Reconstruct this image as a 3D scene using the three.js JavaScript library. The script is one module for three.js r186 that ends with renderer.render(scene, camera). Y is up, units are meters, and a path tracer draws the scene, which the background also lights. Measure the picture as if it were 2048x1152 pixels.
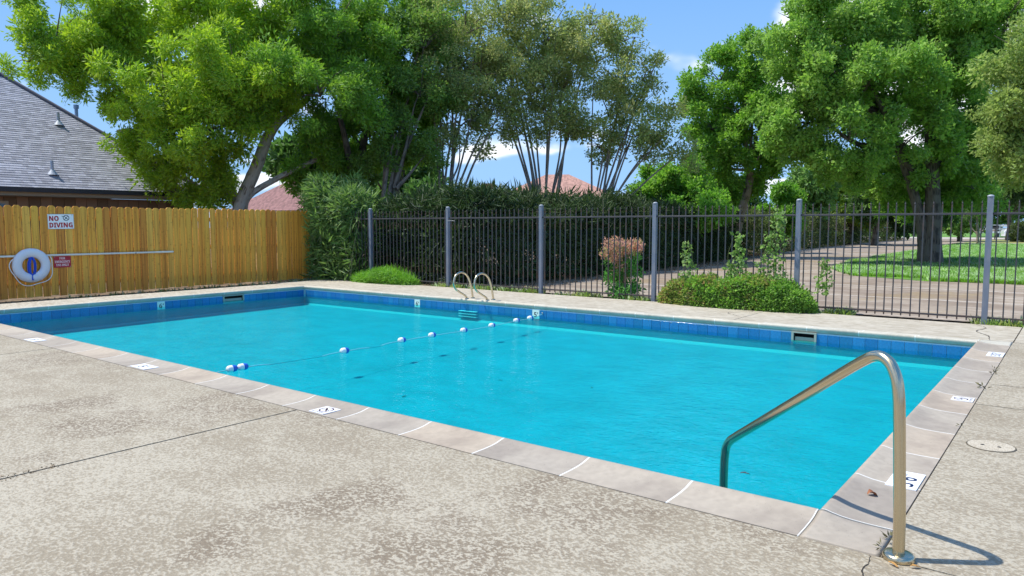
import * as THREE from 'three';
import { mergeGeometries } from 'three/addons/utils/BufferGeometryUtils.js';
import { RoundedBoxGeometry } from 'three/addons/geometries/RoundedBoxGeometry.js';

// ------------------------------------------------------------------ camera, sky, sun, exposure
const scene = new THREE.Scene();
const camera = new THREE.PerspectiveCamera(42.92, 16 / 9, 0.05, 900);
camera.rotation.order = 'YXZ';
camera.position.set(0.952, 1.40, 3.653);
camera.rotation.set(-0.0854, 0.6628, -0.0007);

const renderer = new THREE.WebGLRenderer({ antialias: true });
renderer.toneMapping = THREE.LinearToneMapping;
renderer.toneMappingExposure = 1.65;
renderer.shadowMap.enabled = true;

const sun = new THREE.DirectionalLight(new THREE.Color(1.0, 0.955, 0.87), 3.4);
sun.position.set(-0.48 * 60, 60, 0.25 * 60);
sun.castShadow = true;
Object.assign(sun.shadow.camera, { left: -40, right: 40, top: 60, bottom: -40, near: 1, far: 200 });
sun.shadow.mapSize.set(4096, 4096);
scene.add(sun, sun.target);

// ------------------------------------------------------------------ helpers
function rng(seed) {
  let a = seed >>> 0;
  return () => { a = (a + 0x6D2B79F5) | 0; let t = Math.imul(a ^ (a >>> 15), 1 | a); t = (t + Math.imul(t ^ (t >>> 7), 61 | t)) ^ t; return ((t ^ (t >>> 14)) >>> 0) / 4294967296; };
}
// smooth periodic noise: u, v in 0..1, nx by ny cells
function lattice(nx, ny, seed) {
  const r = rng(seed), g = new Float32Array(nx * ny).map(() => r());
  return (u, v) => {
    const x = ((u % 1) + 1) % 1 * nx, y = ((v % 1) + 1) % 1 * ny, i = Math.floor(x), j = Math.floor(y);
    let s = x - i, t = y - j; s = s * s * (3 - 2 * s); t = t * t * (3 - 2 * t);
    const i0 = i % nx, i1 = (i + 1) % nx, j0 = (j % ny) * nx, j1 = ((j + 1) % ny) * nx;
    return (g[j0 + i0] * (1 - s) + g[j0 + i1] * s) * (1 - t) + (g[j1 + i0] * (1 - s) + g[j1 + i1] * s) * t;
  };
}
function fbm(nx, ny, seed, octaves = 4, gain = 0.5) {
  const L = []; let a = 1, sum = 0;
  for (let o = 0; o < octaves; o++) { L.push([lattice(nx << o, ny << o, seed + o * 17), a]); sum += a; a *= gain; }
  return (u, v) => { let x = 0; for (const [f, w] of L) x += f(u, v) * w; return x / sum; };
}
const sm = (a, b, x) => { const t = Math.min(1, Math.max(0, (x - a) / (b - a))); return t * t * (3 - 2 * t); };
const mix3 = (a, b, t) => [a[0] + (b[0] - a[0]) * t, a[1] + (b[1] - a[1]) * t, a[2] + (b[2] - a[2]) * t];
const enc = (x) => { x = Math.min(1, Math.max(0, x)); return 255 * (x <= 0.0031308 ? 12.92 * x : 1.055 * Math.pow(x, 1 / 2.4) - 0.055); };
function texture(w, h, f, isColor = true) {
  const d = new Uint8Array(w * h * 4);
  for (let y = 0, k = 0; y < h; y++) for (let x = 0; x < w; x++, k += 4) {
    const c = f((x + 0.5) / w, (y + 0.5) / h);
    if (isColor) { d[k] = enc(c[0]); d[k + 1] = enc(c[1]); d[k + 2] = enc(c[2]); } else { d[k] = d[k + 1] = d[k + 2] = 255 * Math.min(1, Math.max(0, c)); }
    d[k + 3] = 255;
  }
  const t = new THREE.DataTexture(d, w, h);
  t.wrapS = t.wrapT = THREE.RepeatWrapping; t.magFilter = THREE.LinearFilter; t.minFilter = THREE.LinearMipmapLinearFilter; t.generateMipmaps = true;
  if (isColor) t.colorSpace = THREE.SRGBColorSpace;
  t.needsUpdate = true;
  return t;
}
function scaled(t, sx, sy = sx) { const c = t.clone(); c.repeat.set(sx, sy); c.needsUpdate = true; return c; }
function canvasTexture(w, h, draw) {
  const c = document.createElement('canvas'); c.width = w; c.height = h;
  draw(c.getContext('2d'), w, h);
  const t = new THREE.CanvasTexture(c); t.colorSpace = THREE.SRGBColorSpace; t.magFilter = THREE.LinearFilter;
  return t;
}
const lin = (r, g, b) => new THREE.Color().setRGB(r, g, b);
const mat = (c, roughness = 0.85, more = {}) => new THREE.MeshStandardMaterial({ color: lin(...c), roughness, ...more });
const phys = (c, roughness = 0.85, more = {}) => new THREE.MeshPhysicalMaterial({ color: lin(...c), roughness, ...more });
const taken = {};
function numbered(name) { const n = taken[name] = (taken[name] ?? -1) + 1; return n ? `${name}_${String(n).padStart(3, '0')}` : name; }
function tag(o, label, category, group, kind) {
  o.userData.label = label; o.userData.category = category;
  if (group) o.userData.group = group;
  if (kind) o.userData.kind = kind;
  return o;
}
function thing(name, label, category, at = [0, 0, 0], group, kind) {
  const g = new THREE.Group(); g.name = numbered(name); g.position.set(...at); scene.add(g);
  return tag(g, label, category, group, kind);
}
function obj(name, geo, material, parent, at) {
  const m = new THREE.Mesh(Array.isArray(geo) ? mergeGeometries(geo.map((g) => g.index ? g.toNonIndexed() : g)) : geo, material);
  m.castShadow = m.receiveShadow = true;
  if (parent) { m.name = name; parent.add(m); } else { m.name = numbered(name); scene.add(m); }
  if (at) m.position.set(...at);
  return m;
}
// a box with uv in metres
function box(w, h, d, x = 0, y = 0, z = 0) {
  const g = new THREE.BoxGeometry(w, h, d), uv = g.attributes.uv, S = [[d, h], [d, h], [w, d], [w, d], [w, h], [w, h]];
  for (let i = 0; i < 24; i++) uv.setXY(i, uv.getX(i) * S[i >> 2][0], uv.getY(i) * S[i >> 2][1]);
  return g.translate(x, y, z);
}
// a box whose top and sides take uv from world x, z so that pieces of one surface continue one pattern
function slabBox(x0, x1, z0, z1, y0, y1) {
  const g = new THREE.BoxGeometry(x1 - x0, y1 - y0, z1 - z0); g.translate((x0 + x1) / 2, (y0 + y1) / 2, (z0 + z1) / 2);
  const p = g.attributes.position, n = g.attributes.normal, uv = g.attributes.uv;
  for (let i = 0; i < p.count; i++) {
    if (Math.abs(n.getY(i)) > 0.5) uv.setXY(i, p.getX(i), p.getZ(i));
    else if (Math.abs(n.getX(i)) > 0.5) uv.setXY(i, p.getZ(i), p.getY(i)); else uv.setXY(i, p.getX(i), p.getY(i));
  }
  return g;
}
function sheet(points, y, holes = []) {   // flat polygon in x, z with uv in metres
  const s = new THREE.Shape(points.map(([x, z]) => new THREE.Vector2(x, -z)));
  for (const h of holes) s.holes.push(new THREE.Path(h.map(([x, z]) => new THREE.Vector2(x, -z))));
  return new THREE.ShapeGeometry(s).rotateX(-Math.PI / 2).translate(0, y, 0);
}
const V = (x, y, z) => new THREE.Vector3(x, y, z);
// a tube with a radius at every given point, uv in metres
function limb(points, radii, radial = 8, steps = 0, bumpy = 0, seed = 1) {
  const c = new THREE.CatmullRomCurve3(points.map((q) => q.isVector3 ? q : V(...q)), false, 'centripetal'), n = steps || Math.max(4, points.length * 4), F = c.computeFrenetFrames(n, false), r = rng(seed);
  const pos = [], nor = [], uv = [], idx = [], len = c.getLength();
  for (let i = 0; i <= n; i++) {
    const t = i / n, P = c.getPointAt(t), k = t * (radii.length - 1), a = Math.min(radii.length - 2, Math.floor(k)), R = radii[a] + (radii[a + 1] - radii[a]) * (k - a);
    for (let j = 0; j <= radial; j++) {
      const an = j / radial * 2 * Math.PI, N = F.normals[i].clone().multiplyScalar(Math.cos(an)).addScaledVector(F.binormals[i], Math.sin(an)), RR = R * (1 + (j < radial ? bumpy * (r() - 0.5) : 0));
      pos.push(P.x + N.x * RR, P.y + N.y * RR, P.z + N.z * RR); nor.push(N.x, N.y, N.z); uv.push(j / radial * 6.28 * radii[0], t * len);
    }
    if (bumpy) for (let q = 0; q < 3; q++) pos[pos.length - 3 + q] = pos[pos.length - 3 * (radial + 1) + q];
  }
  for (let i = 0; i < n; i++) for (let j = 0; j < radial; j++) { const a = i * (radial + 1) + j, b = a + radial + 1; idx.push(a, a + 1, b, b, a + 1, b + 1); }
  const g = new THREE.BufferGeometry();
  g.setAttribute('position', new THREE.Float32BufferAttribute(pos, 3)); g.setAttribute('normal', new THREE.Float32BufferAttribute(nor, 3)); g.setAttribute('uv', new THREE.Float32BufferAttribute(uv, 2)); g.setIndex(idx);
  if (bumpy) g.computeVertexNormals();
  return g;
}
// smooth closed-ended metal tube
function pipe(points, radius, radial = 12, steps = 40) { return limb(points, [radius, radius], radial, steps); }

// ------------------------------------------------------------------ sky: air with scattered fair-weather clouds
{
  const W = 2048, H = 1024, d = new Float32Array(W * H * 4), big = fbm(9, 9, 71, 6, 0.52), cover = fbm(3, 3, 12, 2);
  for (let row = 0, k = 0; row < H; row++) {
    const up = ((row + 0.5) / H - 0.5) * Math.PI, y = Math.sin(up), h = Math.max(0, y);
    const air = mix3([0.235, 0.41, 0.66], [0.068, 0.225, 0.55], sm(0, 0.55, h));
    for (let col = 0; col < W; col++, k += 4) {
      const a = ((col + 0.5) / W - 0.5) * 2 * Math.PI, x = Math.cos(a) * Math.cos(up), z = Math.sin(a) * Math.cos(up);
      let c = air;
      if (y > 0) {
        const s = 0.10 / (y + 0.16), u = x * s + 0.5, v = z * s + 0.5;
        const q = big(u * 2.2, v * 2.2) + 0.35 * (cover(u * 2.2, v * 2.2) - 0.5), m = sm(0.545, 0.66, q) * sm(0, 0.06, y);
        c = mix3(air, mix3([0.86, 0.86, 0.86], [0.62, 0.65, 0.71], sm(0.62, 0.78, q)), m * 0.92);
      }
      d[k] = c[0]; d[k + 1] = c[1]; d[k + 2] = c[2]; d[k + 3] = 1;
    }
  }
  const t = new THREE.DataTexture(d, W, H, THREE.RGBAFormat, THREE.FloatType);
  t.mapping = THREE.EquirectangularReflectionMapping; t.magFilter = t.minFilter = THREE.LinearFilter; t.needsUpdate = true;
  scene.background = t; scene.environment = t;
}
// ------------------------------------------------------------------ surface patterns
const deckFine = fbm(230, 310, 5, 3, 0.7), deckMid = fbm(17, 26, 9, 3), deckLow = fbm(3, 3, 21, 3), deckGrain = lattice(1000, 1000, 33), deckDirt = fbm(5, 5, 44, 4);
function deckPattern(bias, tan, cream, dirt) {
  return texture(2048, 2048, (u, v) => {
    const f = deckFine(u, v), low = deckLow(u, v) - 0.5, mid = deckMid(u, v) - 0.5, g = deckGrain(u, v) - 0.5, thr = 0.53 + bias - 0.34 * low - 0.24 * mid;
    let c = mix3(tan, cream, 0.55 * sm(thr - 0.26, thr + 0.18, f) + 0.35 * sm(thr - 0.03, thr + 0.10, f) + 0.10 * sm(-0.2, 0.2, low));
    c = mix3(c, dirt, 0.6 * sm(0.56, 0.76, deckDirt(u, v)) * sm(0.64, 0.45, f));
    const k = 1 + 0.26 * g; return [c[0] * k, c[1] * k, c[2] * k];
  });
}
const deckMap = deckPattern(0, [0.246, 0.203, 0.142], [0.398, 0.353, 0.272], [0.135, 0.096, 0.062]);
const deckBump = texture(1024, 1024, (u, v) => deckFine(u, v) * 0.6 + deckMid(u, v) * 0.25 + deckGrain(u, v) * 0.15, false);
const farDeckFine = fbm(30, 130, 15, 4, 0.55), farLow = fbm(4, 6, 18, 3);
const farDeckMap = texture(1024, 1024, (u, v) => {
  const f = farDeckFine(u, v), c = mix3([0.33, 0.285, 0.215], [0.46, 0.415, 0.335], sm(0.34, 0.60, f + 0.25 * (farLow(u, v) - 0.5))), k = 0.93 + 0.14 * deckGrain(u, v);
  return [c[0] * k, c[1] * k, c[2] * k];
});
const tileTo = (t, metres) => scaled(t, 1 / metres);
const deckMat = mat([1, 1, 1], 0.88, { map: tileTo(deckMap, 3.3), bumpMap: tileTo(deckBump, 3.3), bumpScale: 0.008 });
const farDeckMat = mat([1, 1, 1], 0.88, { map: tileTo(farDeckMap, 2.7), bumpMap: tileTo(deckBump, 2.7), bumpScale: 0.003 });

const soilA = fbm(12, 12, 61, 5, 0.6), soilB = fbm(90, 90, 62, 2);
const soilMap = texture(512, 512, (u, v) => { const k = 0.5 + 0.9 * soilB(u, v); const c = mix3([0.085, 0.058, 0.035], [0.20, 0.15, 0.095], sm(0.3, 0.7, soilA(u, v))); return c.map((x) => x * k); });
const soilMat = mat([1, 1, 1], 0.95, { map: tileTo(soilMap, 2.1) });
const alleyA = fbm(6, 6, 81, 5, 0.55), alleyB = fbm(140, 140, 82, 2), alleyC = fbm(5, 40, 83, 4);
const alleyMap = texture(1024, 1024, (u, v) => {
  const k = 0.84 + 0.32 * alleyB(u, v);
  let c = mix3([0.222, 0.168, 0.124], [0.315, 0.255, 0.195], sm(0.3, 0.7, alleyA(u, v)));
  c = mix3(c, [0.42, 0.36, 0.30], 0.6 * sm(0.60, 0.68, alleyC(u, v)));
  c = mix3(c, [0.30, 0.215, 0.10], 0.45 * sm(0.58, 0.72, alleyA(u + 0.37, v + 0.11)));
  return c.map((x) => x * k);
});
const alleyMat = mat([1, 1, 1], 0.9, { map: tileTo(alleyMap, 6.3) });
const lawnA = fbm(10, 10, 91, 4), lawnB = fbm(120, 120, 92, 2);
const lawnMap = texture(512, 512, (u, v) => { const k = 0.55 + 0.9 * lawnB(u, v); return mix3([0.07, 0.17, 0.014], [0.13, 0.27, 0.025], sm(0.3, 0.7, lawnA(u, v))).map((x) => x * k); });
const lawnMat = mat([1, 1, 1], 0.95, { map: tileTo(lawnMap, 3.7) });
const dryMap = texture(512, 512, (u, v) => { const k = 0.6 + 0.8 * lawnB(u, v); return mix3([0.26, 0.22, 0.07], [0.20, 0.24, 0.06], sm(0.35, 0.65, lawnA(u, v))).map((x) => x * k); });
const dryMat = mat([1, 1, 1], 0.95, { map: tileTo(dryMap, 4.1) });

// ------------------------------------------------------------------ ground
const L = 13.02, W = 6.54;
tag(obj('ground', sheet([[-400, 400], [400, 400], [400, -400], [-400, -400]], -0.06, [[[-13.2, 0.2], [0.2, 0.2], [0.2, -6.74], [-13.2, -6.74]]]), soilMat), 'bare brown soil under hedges and around the pool deck', 'ground', null, 'structure');
tag(obj('alley', [sheet([[-9.9, -9.05], [9, -9.05], [9, -18.3], [0, -18.0], [-2.2, -17.6], [-4.2, -18.7], [-5.5, -21.6], [-6.3, -27.5], [-6.7, -46], [-6.8, -66], [-7.2, -170], [-12.6, -170], [-12.9, -60], [-12.2, -43], [-11.0, -28], [-9.8, -17]], -0.036)], alleyMat), 'pinkish worn concrete alley running away beside the hedge', 'alley', null, 'structure');
tag(obj('lawn', sheet([[20, -18.5], [9, -18.3], [0, -18.0], [-2.2, -17.6], [-4.2, -18.7], [-5.5, -21.6], [-6.3, -27.5], [-6.65, -46], [-6.75, -61], [40, -61]], -0.030), lawnMat), 'bright green lawn under the large tree beyond the fence', 'lawn', null, 'structure');
tag(obj('sidewalk', sheet([[-6.8, -61.2], [60, -61.2], [60, -65.5], [-6.8, -65.5]], -0.030), mat([0.52, 0.46, 0.38], 0.9)), 'pale concrete sidewalk behind the lawn', 'sidewalk', null, 'structure');
tag(obj('verge', sheet([[-6.9, -65.7], [60, -65.7], [60, -82], [-6.9, -82]], -0.030), dryMat), 'yellowish dry grass verge behind the sidewalk', 'verge', null, 'structure');
tag(obj('street', sheet([[-60, -84], [80, -84], [80, -95], [-60, -95]], -0.026), mat([0.42, 0.37, 0.32], 0.9)), 'pale street crossing at the end of the alley', 'street', null, 'structure');
tag(obj('far_lawn', sheet([[-60, -95.3], [90, -95.3], [90, -170], [-60, -170]], -0.024), lawnMat), 'green lawn on the other side of the street', 'lawn', null, 'structure');
{ // the alley's worn joints: shallow raised seams of pale concrete
  const a = thing('alley_seam', 'worn pale joints across the pinkish alley slab', 'paving', [0, 0, 0], null, 'structure');
  for (const [x0, z0, x1, z1, w] of [[-9.5, -12.2, 9, -12.6, 0.05], [-5.4, -15.2, 9, -15.0, 0.06], [-9.7, -16.6, -5.2, -20.9, 0.06], [-10.6, -25, -6.4, -25.4, 0.08], [-11.6, -36, -6.7, -36, 0.1]]) {
    const l = Math.hypot(x1 - x0, z1 - z0), m = obj('seam', box(l, 0.006, w), mat([0.58, 0.52, 0.45], 0.9), a, [(x0 + x1) / 2, -0.034, (z0 + z1) / 2]);
    m.rotation.y = -Math.atan2(z1 - z0, x1 - x0);
  }
}

// ------------------------------------------------------------------ pool deck: concrete slabs with open joints
const deck = thing('pool_deck', 'mottled tan and cream textured concrete deck around the pool', 'deck', [0, 0, 0], null, 'structure');
const EDGE = 0.336, J = 0.010;
const nearX = [-17.5, -12.9, -8.30, -3.715, 6.5];
for (let i = 0; i < 4; i++) obj('slab', slabBox(nearX[i] + J, nearX[i + 1] - J, EDGE + 0.004, 9, -0.058, 0), deckMat, deck);
obj('slab', slabBox(EDGE + 0.003, 6.5, -3.05 + J, EDGE - J, -0.058, -0.001), deckMat, deck);
obj('slab', slabBox(EDGE + 0.003, 6.5, -6.86, -3.05 - J, -0.058, -0.001), deckMat, deck);
const farX = [-14.6, -11.2, -7.05, -3.1, 0.34, 3.2, 6.5];
for (let i = 0; i < 6; i++) obj('slab', slabBox(farX[i] + J * 0.7, farX[i + 1] - J * 0.7, -8.52, -W - EDGE - 0.003, -0.058, -0.0005), farDeckMat, deck);
obj('slab', slabBox(-14.35, -L - EDGE - 0.003, -W - EDGE + 0.0, EDGE - 0.002, -0.058, -0.002), farDeckMat, deck);

// ------------------------------------------------------------------ pool basin
const WATER = -0.165;
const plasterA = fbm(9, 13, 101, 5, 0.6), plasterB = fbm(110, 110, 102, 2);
const plasterMap = texture(1024, 1024, (u, v) => { const k = 0.75 + 0.36 * plasterA(u, v) + 0.15 * plasterB(u, v); return [0.032 * k, 0.32 * k, 0.38 * k]; });  // plaster's own mottling, strengthened to paint in the missing caustics
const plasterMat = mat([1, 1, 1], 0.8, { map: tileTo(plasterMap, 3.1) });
const causticMat = mat([0.09, 0.42, 0.45], 0.7);
const basin = thing('pool_basin', 'rectangular aqua plaster swimming pool basin with blue waterline tiles', 'pool', [0, 0, 0], null, 'structure');
const depthAt = (x, z) => { const s = -x / L, t = -z / W; return WATER - ((0.42 * (1 - s) + 0.30 * s) * (1 - t) + (0.19 * (1 - s) + 0.23 * s) * t); };
{
  const g = new THREE.PlaneGeometry(L + 0.04, W + 0.04, 26, 13).rotateX(-Math.PI / 2).translate(-L / 2, 0, -W / 2), p = g.attributes.position, uv = g.attributes.uv;
  for (let i = 0; i < p.count; i++) { p.setY(i, depthAt(p.getX(i), p.getZ(i))); uv.setXY(i, p.getX(i), p.getZ(i)); }
  g.computeVertexNormals();
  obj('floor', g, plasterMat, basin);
  // walls: thick boxes, the far and left ones open at their skimmers
  const far = (x0, x1, y0, y1) => slabBox(x0, x1, -W - 0.20, -W - 0.02, y0, y1), left = (z0, z1, y0, y1) => slabBox(-L - 0.20, -L - 0.02, z0, z1, y0, y1);
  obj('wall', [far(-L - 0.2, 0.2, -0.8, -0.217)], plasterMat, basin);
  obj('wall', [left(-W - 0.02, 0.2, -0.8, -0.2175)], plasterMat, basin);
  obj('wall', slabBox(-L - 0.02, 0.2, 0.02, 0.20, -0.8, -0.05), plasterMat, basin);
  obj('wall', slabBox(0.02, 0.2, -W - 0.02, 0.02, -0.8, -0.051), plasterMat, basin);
  const grout = mat([0.42, 0.62, 0.68], 0.7);
  obj('tile_bed', [far(-L - 0.2, -2.14, -0.217, -0.05), far(-1.83, 0.2, -0.217, -0.05), far(-2.14, -1.83, -0.217, -0.178)], grout, basin);
  obj('tile_bed', [left(-W - 0.02, -5.02, -0.2175, -0.051), left(-4.555, 0.2, -0.2175, -0.051), left(-5.02, -4.555, -0.2175, -0.180)], grout, basin);
  // added strip in paler plaster, imitating the bright caustic line along the walls
  const caustic_strip = (ax, az, bx, bz, nx, nz) => {
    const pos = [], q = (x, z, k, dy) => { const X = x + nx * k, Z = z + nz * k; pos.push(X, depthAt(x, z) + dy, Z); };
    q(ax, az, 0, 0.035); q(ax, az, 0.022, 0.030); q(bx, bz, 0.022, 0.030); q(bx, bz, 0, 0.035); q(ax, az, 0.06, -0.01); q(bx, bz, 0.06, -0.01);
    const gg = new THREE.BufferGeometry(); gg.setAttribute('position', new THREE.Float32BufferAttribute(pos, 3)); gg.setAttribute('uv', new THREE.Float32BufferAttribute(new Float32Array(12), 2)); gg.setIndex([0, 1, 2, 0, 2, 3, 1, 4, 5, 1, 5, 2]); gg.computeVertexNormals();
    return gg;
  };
  obj('caustic_strip', caustic_strip(-L - 0.02, -W - 0.019, 0.02, -W - 0.019, 0, 1), causticMat, basin);
  obj('caustic_strip', caustic_strip(-L - 0.019, 0.02, -L - 0.019, -W - 0.02, 1, 0), causticMat, basin);
}
{ // waterline tiles, one row of six-inch tiles, with depth markers let in
  const P = 0.1527, tg = new RoundedBoxGeometry(P - 0.004, 0.150, 0.010, 1, 0.002);
  const mottle = fbm(8, 8, 131, 4);
  const tm = [[0.022, 0.175, 0.42], [0.018, 0.155, 0.38], [0.026, 0.20, 0.45], [0.02, 0.165, 0.36], [0.024, 0.165, 0.43]].map((c, k) => phys([1, 1, 1], 0.16, { clearcoat: 0.5, clearcoatRoughness: 0.1, map: tileTo(texture(64, 64, (u, v) => { const q = 0.75 + 0.5 * mottle(u + k * 0.21, v); return c.map((x) => x * q); }), 1) }));
  const marker = (text) => mat([1, 1, 1], 0.3, { map: canvasTexture(128, 128, (c, w, h) => { c.fillStyle = '#d5e6dc'; c.fillRect(0, 0, w, h); c.fillStyle = '#101c22'; c.font = 'bold 104px sans-serif'; c.textAlign = 'center'; c.textBaseline = 'middle'; c.fillText(text, w / 2 + 6, h / 2 + 6); }) });
  const six = marker("6'"), five = marker("5'"), r = rng(7);
  const face = box(P - 0.004, 0.150, 0.010); { const uv = face.attributes.uv; for (let i = 16; i < 20; i++) uv.setXY(i, uv.getX(i) / (P - 0.004), uv.getY(i) / 0.150); }
  for (let i = 0; i < 85; i++) {
    const x = -P * (i + 0.5); if (i === 12 || i === 13) continue;
    const mk = Math.abs(x + 9.33) < P / 2 ? six : Math.abs(x + 6.49) < P / 2 ? five : null;
    obj(mk ? 'depth_marker_tile' : 'waterline_tile', mk ? face : tg, mk ?? tm[Math.floor(r() * 5)], basin, [x, -0.139, -W - 0.0155]);
  }
  for (let i = 0; i < 43; i++) {
    const z = -P * (i + 0.35); if (i >= 30 && i <= 32) continue;
    const mk = Math.abs(z + 3.3) < P / 2 ? six : null, m = obj(mk ? 'depth_marker_tile' : 'waterline_tile', mk ? face : tg, mk ?? tm[Math.floor(r() * 5)], basin, [-L - 0.0155, -0.139, z]);
    m.rotation.y = Math.PI / 2;
  }
}
function skimmer(at, turn, w, label) {
  const s = thing('pool_skimmer', label, 'skimmer', at); s.rotation.y = turn;
  const plastic = mat([0.34, 0.36, 0.30], 0.5), dark = mat([0.02, 0.022, 0.022], 0.7);
  obj('frame', [box(w, 0.018, 0.03, 0, 0.061, 0), box(w, 0.016, 0.03, 0, -0.062, 0), box(0.03, 0.107, 0.03, -w / 2 + 0.015, -0.0005, 0), box(0.03, 0.107, 0.03, w / 2 - 0.015, -0.0005, 0)], plastic, s);
  obj('throat', [box(w - 0.04, 0.004, 0.16, 0, 0.060, -0.0965), box(w - 0.04, 0.004, 0.16, 0, -0.060, -0.0965), box(0.004, 0.115, 0.16, -w / 2 + 0.022, 0, -0.0965), box(0.004, 0.115, 0.16, w / 2 - 0.022, 0, -0.0965), box(w - 0.05, 0.115, 0.004, 0, 0, -0.172)], dark, s);
  const f = obj('weir_flap', box(w - 0.08, 0.05, 0.008, 0, -0.022, -0.03), plastic, s); f.rotation.x = -0.2;
}
skimmer([-1.985, -0.117, -W - 0.006], 0, 0.33, 'grey plastic skimmer mouth in the tiled wall below the iron fence');
skimmer([-L - 0.006, -0.117, -4.787], Math.PI / 2, 0.48, 'dark skimmer mouth in the tiled wall below the wooden fence');

// ------------------------------------------------------------------ coping stones
{
  const coping = thing('pool_coping', 'rolled edge coping stones with white joints round the pool', 'coping', [0, 0, 0], null, 'structure');
  const prof = [[0.333, -0.048], [0.333, 0.002], [0.22, 0.003], [0.15, 0.006], [0.10, 0.011], [0.06, 0.019], [0.03, 0.026], [0.013, 0.026], [0.003, 0.018], [0, 0.006], [0.004, -0.010], [0.014, -0.032], [0.03, -0.048]];
  const shape = (d) => new THREE.Shape(prof.map(([t, y], i) => new THREE.Vector2(t + (i > 7 ? d : i < 2 ? -d : 0), y + (i < 9 && i > 0 ? -d : i > 10 || i === 0 ? d : 0))));
  const smooth = (g) => { // smooth the rolled edge, keep the ends flat
    const p = g.attributes.position, n = g.attributes.normal, m = new Map();
    for (let i = 0; i < p.count; i++) { if (Math.abs(n.getZ(i)) > 0.5) continue; const k = `${p.getX(i).toFixed(4)},${p.getY(i).toFixed(4)}`, a = m.get(k) ?? m.set(k, V(0, 0, 0)).get(k); a.add(V(n.getX(i), n.getY(i), 0)); }
    for (let i = 0; i < p.count; i++) { if (Math.abs(n.getZ(i)) > 0.5 || (p.getX(i) > 0.33) || p.getY(i) < -0.04) continue; const a = m.get(`${p.getX(i).toFixed(4)},${p.getY(i).toFixed(4)}`).clone().normalize(); n.setXYZ(i, a.x, a.y, a.z); }
    return g;
  };
  const planar = (g, o = 0) => { const p = g.attributes.position, uv = g.attributes.uv; for (let i = 0; i < p.count; i++) uv.setXY(i, p.getX(i) + o, p.getZ(i) + p.getY(i) + o * 0.7); return g; };
  const pitA = lattice(420, 420, 141), pitB = fbm(7, 7, 142, 3), pitC = fbm(60, 60, 143, 2);
  const stoneMap = (a, b) => texture(1024, 1024, (u, v) => {
    let c = mix3(a, b, sm(0.3, 0.7, pitB(u, v))); const k = 0.90 + 0.2 * pitC(u, v);
    c = mix3(c, [0.10, 0.085, 0.08], 0.85 * sm(0.93, 0.975, pitA(u, v)) * sm(0.38, 0.60, pitB(u + 0.3, v)));
    return c.map((x) => x * k);
  });
  const pink = tileTo(stoneMap([0.305, 0.258, 0.208], [0.378, 0.325, 0.26]), 1.9), cream = tileTo(stoneMap([0.44, 0.405, 0.33], [0.51, 0.475, 0.395]), 1.9);  // cream: paler stone colour, with the whitening of grazing sun painted in
  const pinkM = [[1, 1, 1], [0.97, 0.98, 0.99], [1.05, 1.01, 0.97], [0.93, 0.94, 0.96], [1.02, 0.97, 0.94]].map((c) => mat(c, 0.8, { map: pink, bumpMap: pink, bumpScale: 0.0015 }));
  const sunPaleM = [[1, 1, 1], [0.95, 0.96, 0.97], [1.03, 1.01, 0.98]].map((c) => mat(c, 0.8, { map: cream }));
  const white = mat([0.66, 0.65, 0.61], 0.75), GAP = 0.012, r = rng(17);
  const run = (n, pitch, turn, place, mats) => {
    const vars = [0, 0.53, 1.21, 1.66].map((o) => planar(smooth(new THREE.ExtrudeGeometry(shape(0), { depth: pitch - GAP, bevelEnabled: false }).translate(0, 0, GAP / 2)).rotateY(turn), o));
    for (let i = 0; i < n; i++) obj('coping_stone', vars[Math.floor(r() * 4)], mats[Math.floor(r() * mats.length)], coping, place(i));
    obj('mortar_joint', smooth(new THREE.ExtrudeGeometry(shape(0.0005), { depth: n * pitch, bevelEnabled: false })).rotateY(turn), white, coping, place(0));
  };
  run(20, L / 20, -Math.PI / 2, (i) => [-i * L / 20, 0, 0], pinkM);
  run(20, L / 20, Math.PI / 2, (i) => [-L + i * L / 20, 0, -W], sunPaleM);
  run(10, W / 10, 0, (i) => [0, 0, -W + i * W / 10], pinkM);
  run(10, W / 10, Math.PI, (i) => [-L, 0, -i * W / 10], sunPaleM);
  // corner stones
  const h = (d) => { for (let i = 1; i < 9; i++) if (d >= prof[i + 1][0]) { const [a, ya] = prof[i], [b, yb] = prof[i + 1]; return ya + (yb - ya) * Math.min(1, (a - d) / (a - b + 1e-6)); } return 0.006; };
  const n = 16, side = 0.333, pos = [], idx = [], uv = [];
  for (let i = 0; i <= n; i++) for (let j = 0; j <= n; j++) { const x = GAP / 2 + (side - GAP / 2) * i / n, z = GAP / 2 + (side - GAP / 2) * j / n; pos.push(x, h(Math.min(0.33, Math.hypot(x, z))), z); uv.push(x, z); }
  for (let i = 0; i < n; i++) for (let j = 0; j < n; j++) { const a = i * (n + 1) + j, b = a + n + 1; idx.push(a, a + 1, b, b, a + 1, b + 1); }
  const base = pos.length / 3, ring = [];
  for (let j = 0; j <= n; j++) ring.push(j); for (let i = 1; i <= n; i++) ring.push(i * (n + 1) + n); for (let j = n - 1; j >= 0; j--) ring.push(n * (n + 1) + j); for (let i = n - 1; i > 0; i--) ring.push(i * (n + 1));
  for (const k of ring) { pos.push(pos[k * 3], -0.048, pos[k * 3 + 2]); uv.push(uv[k * 2], uv[k * 2 + 1]); }
  for (let k = 0; k < ring.length; k++) { const q = (k + 1) % ring.length; idx.push(ring[k], base + k, ring[q], ring[q], base + k, base + q); }
  const cg = new THREE.BufferGeometry(); cg.setAttribute('position', new THREE.Float32BufferAttribute(pos, 3)); cg.setAttribute('uv', new THREE.Float32BufferAttribute(uv, 2)); cg.setIndex(idx); cg.computeVertexNormals();
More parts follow.
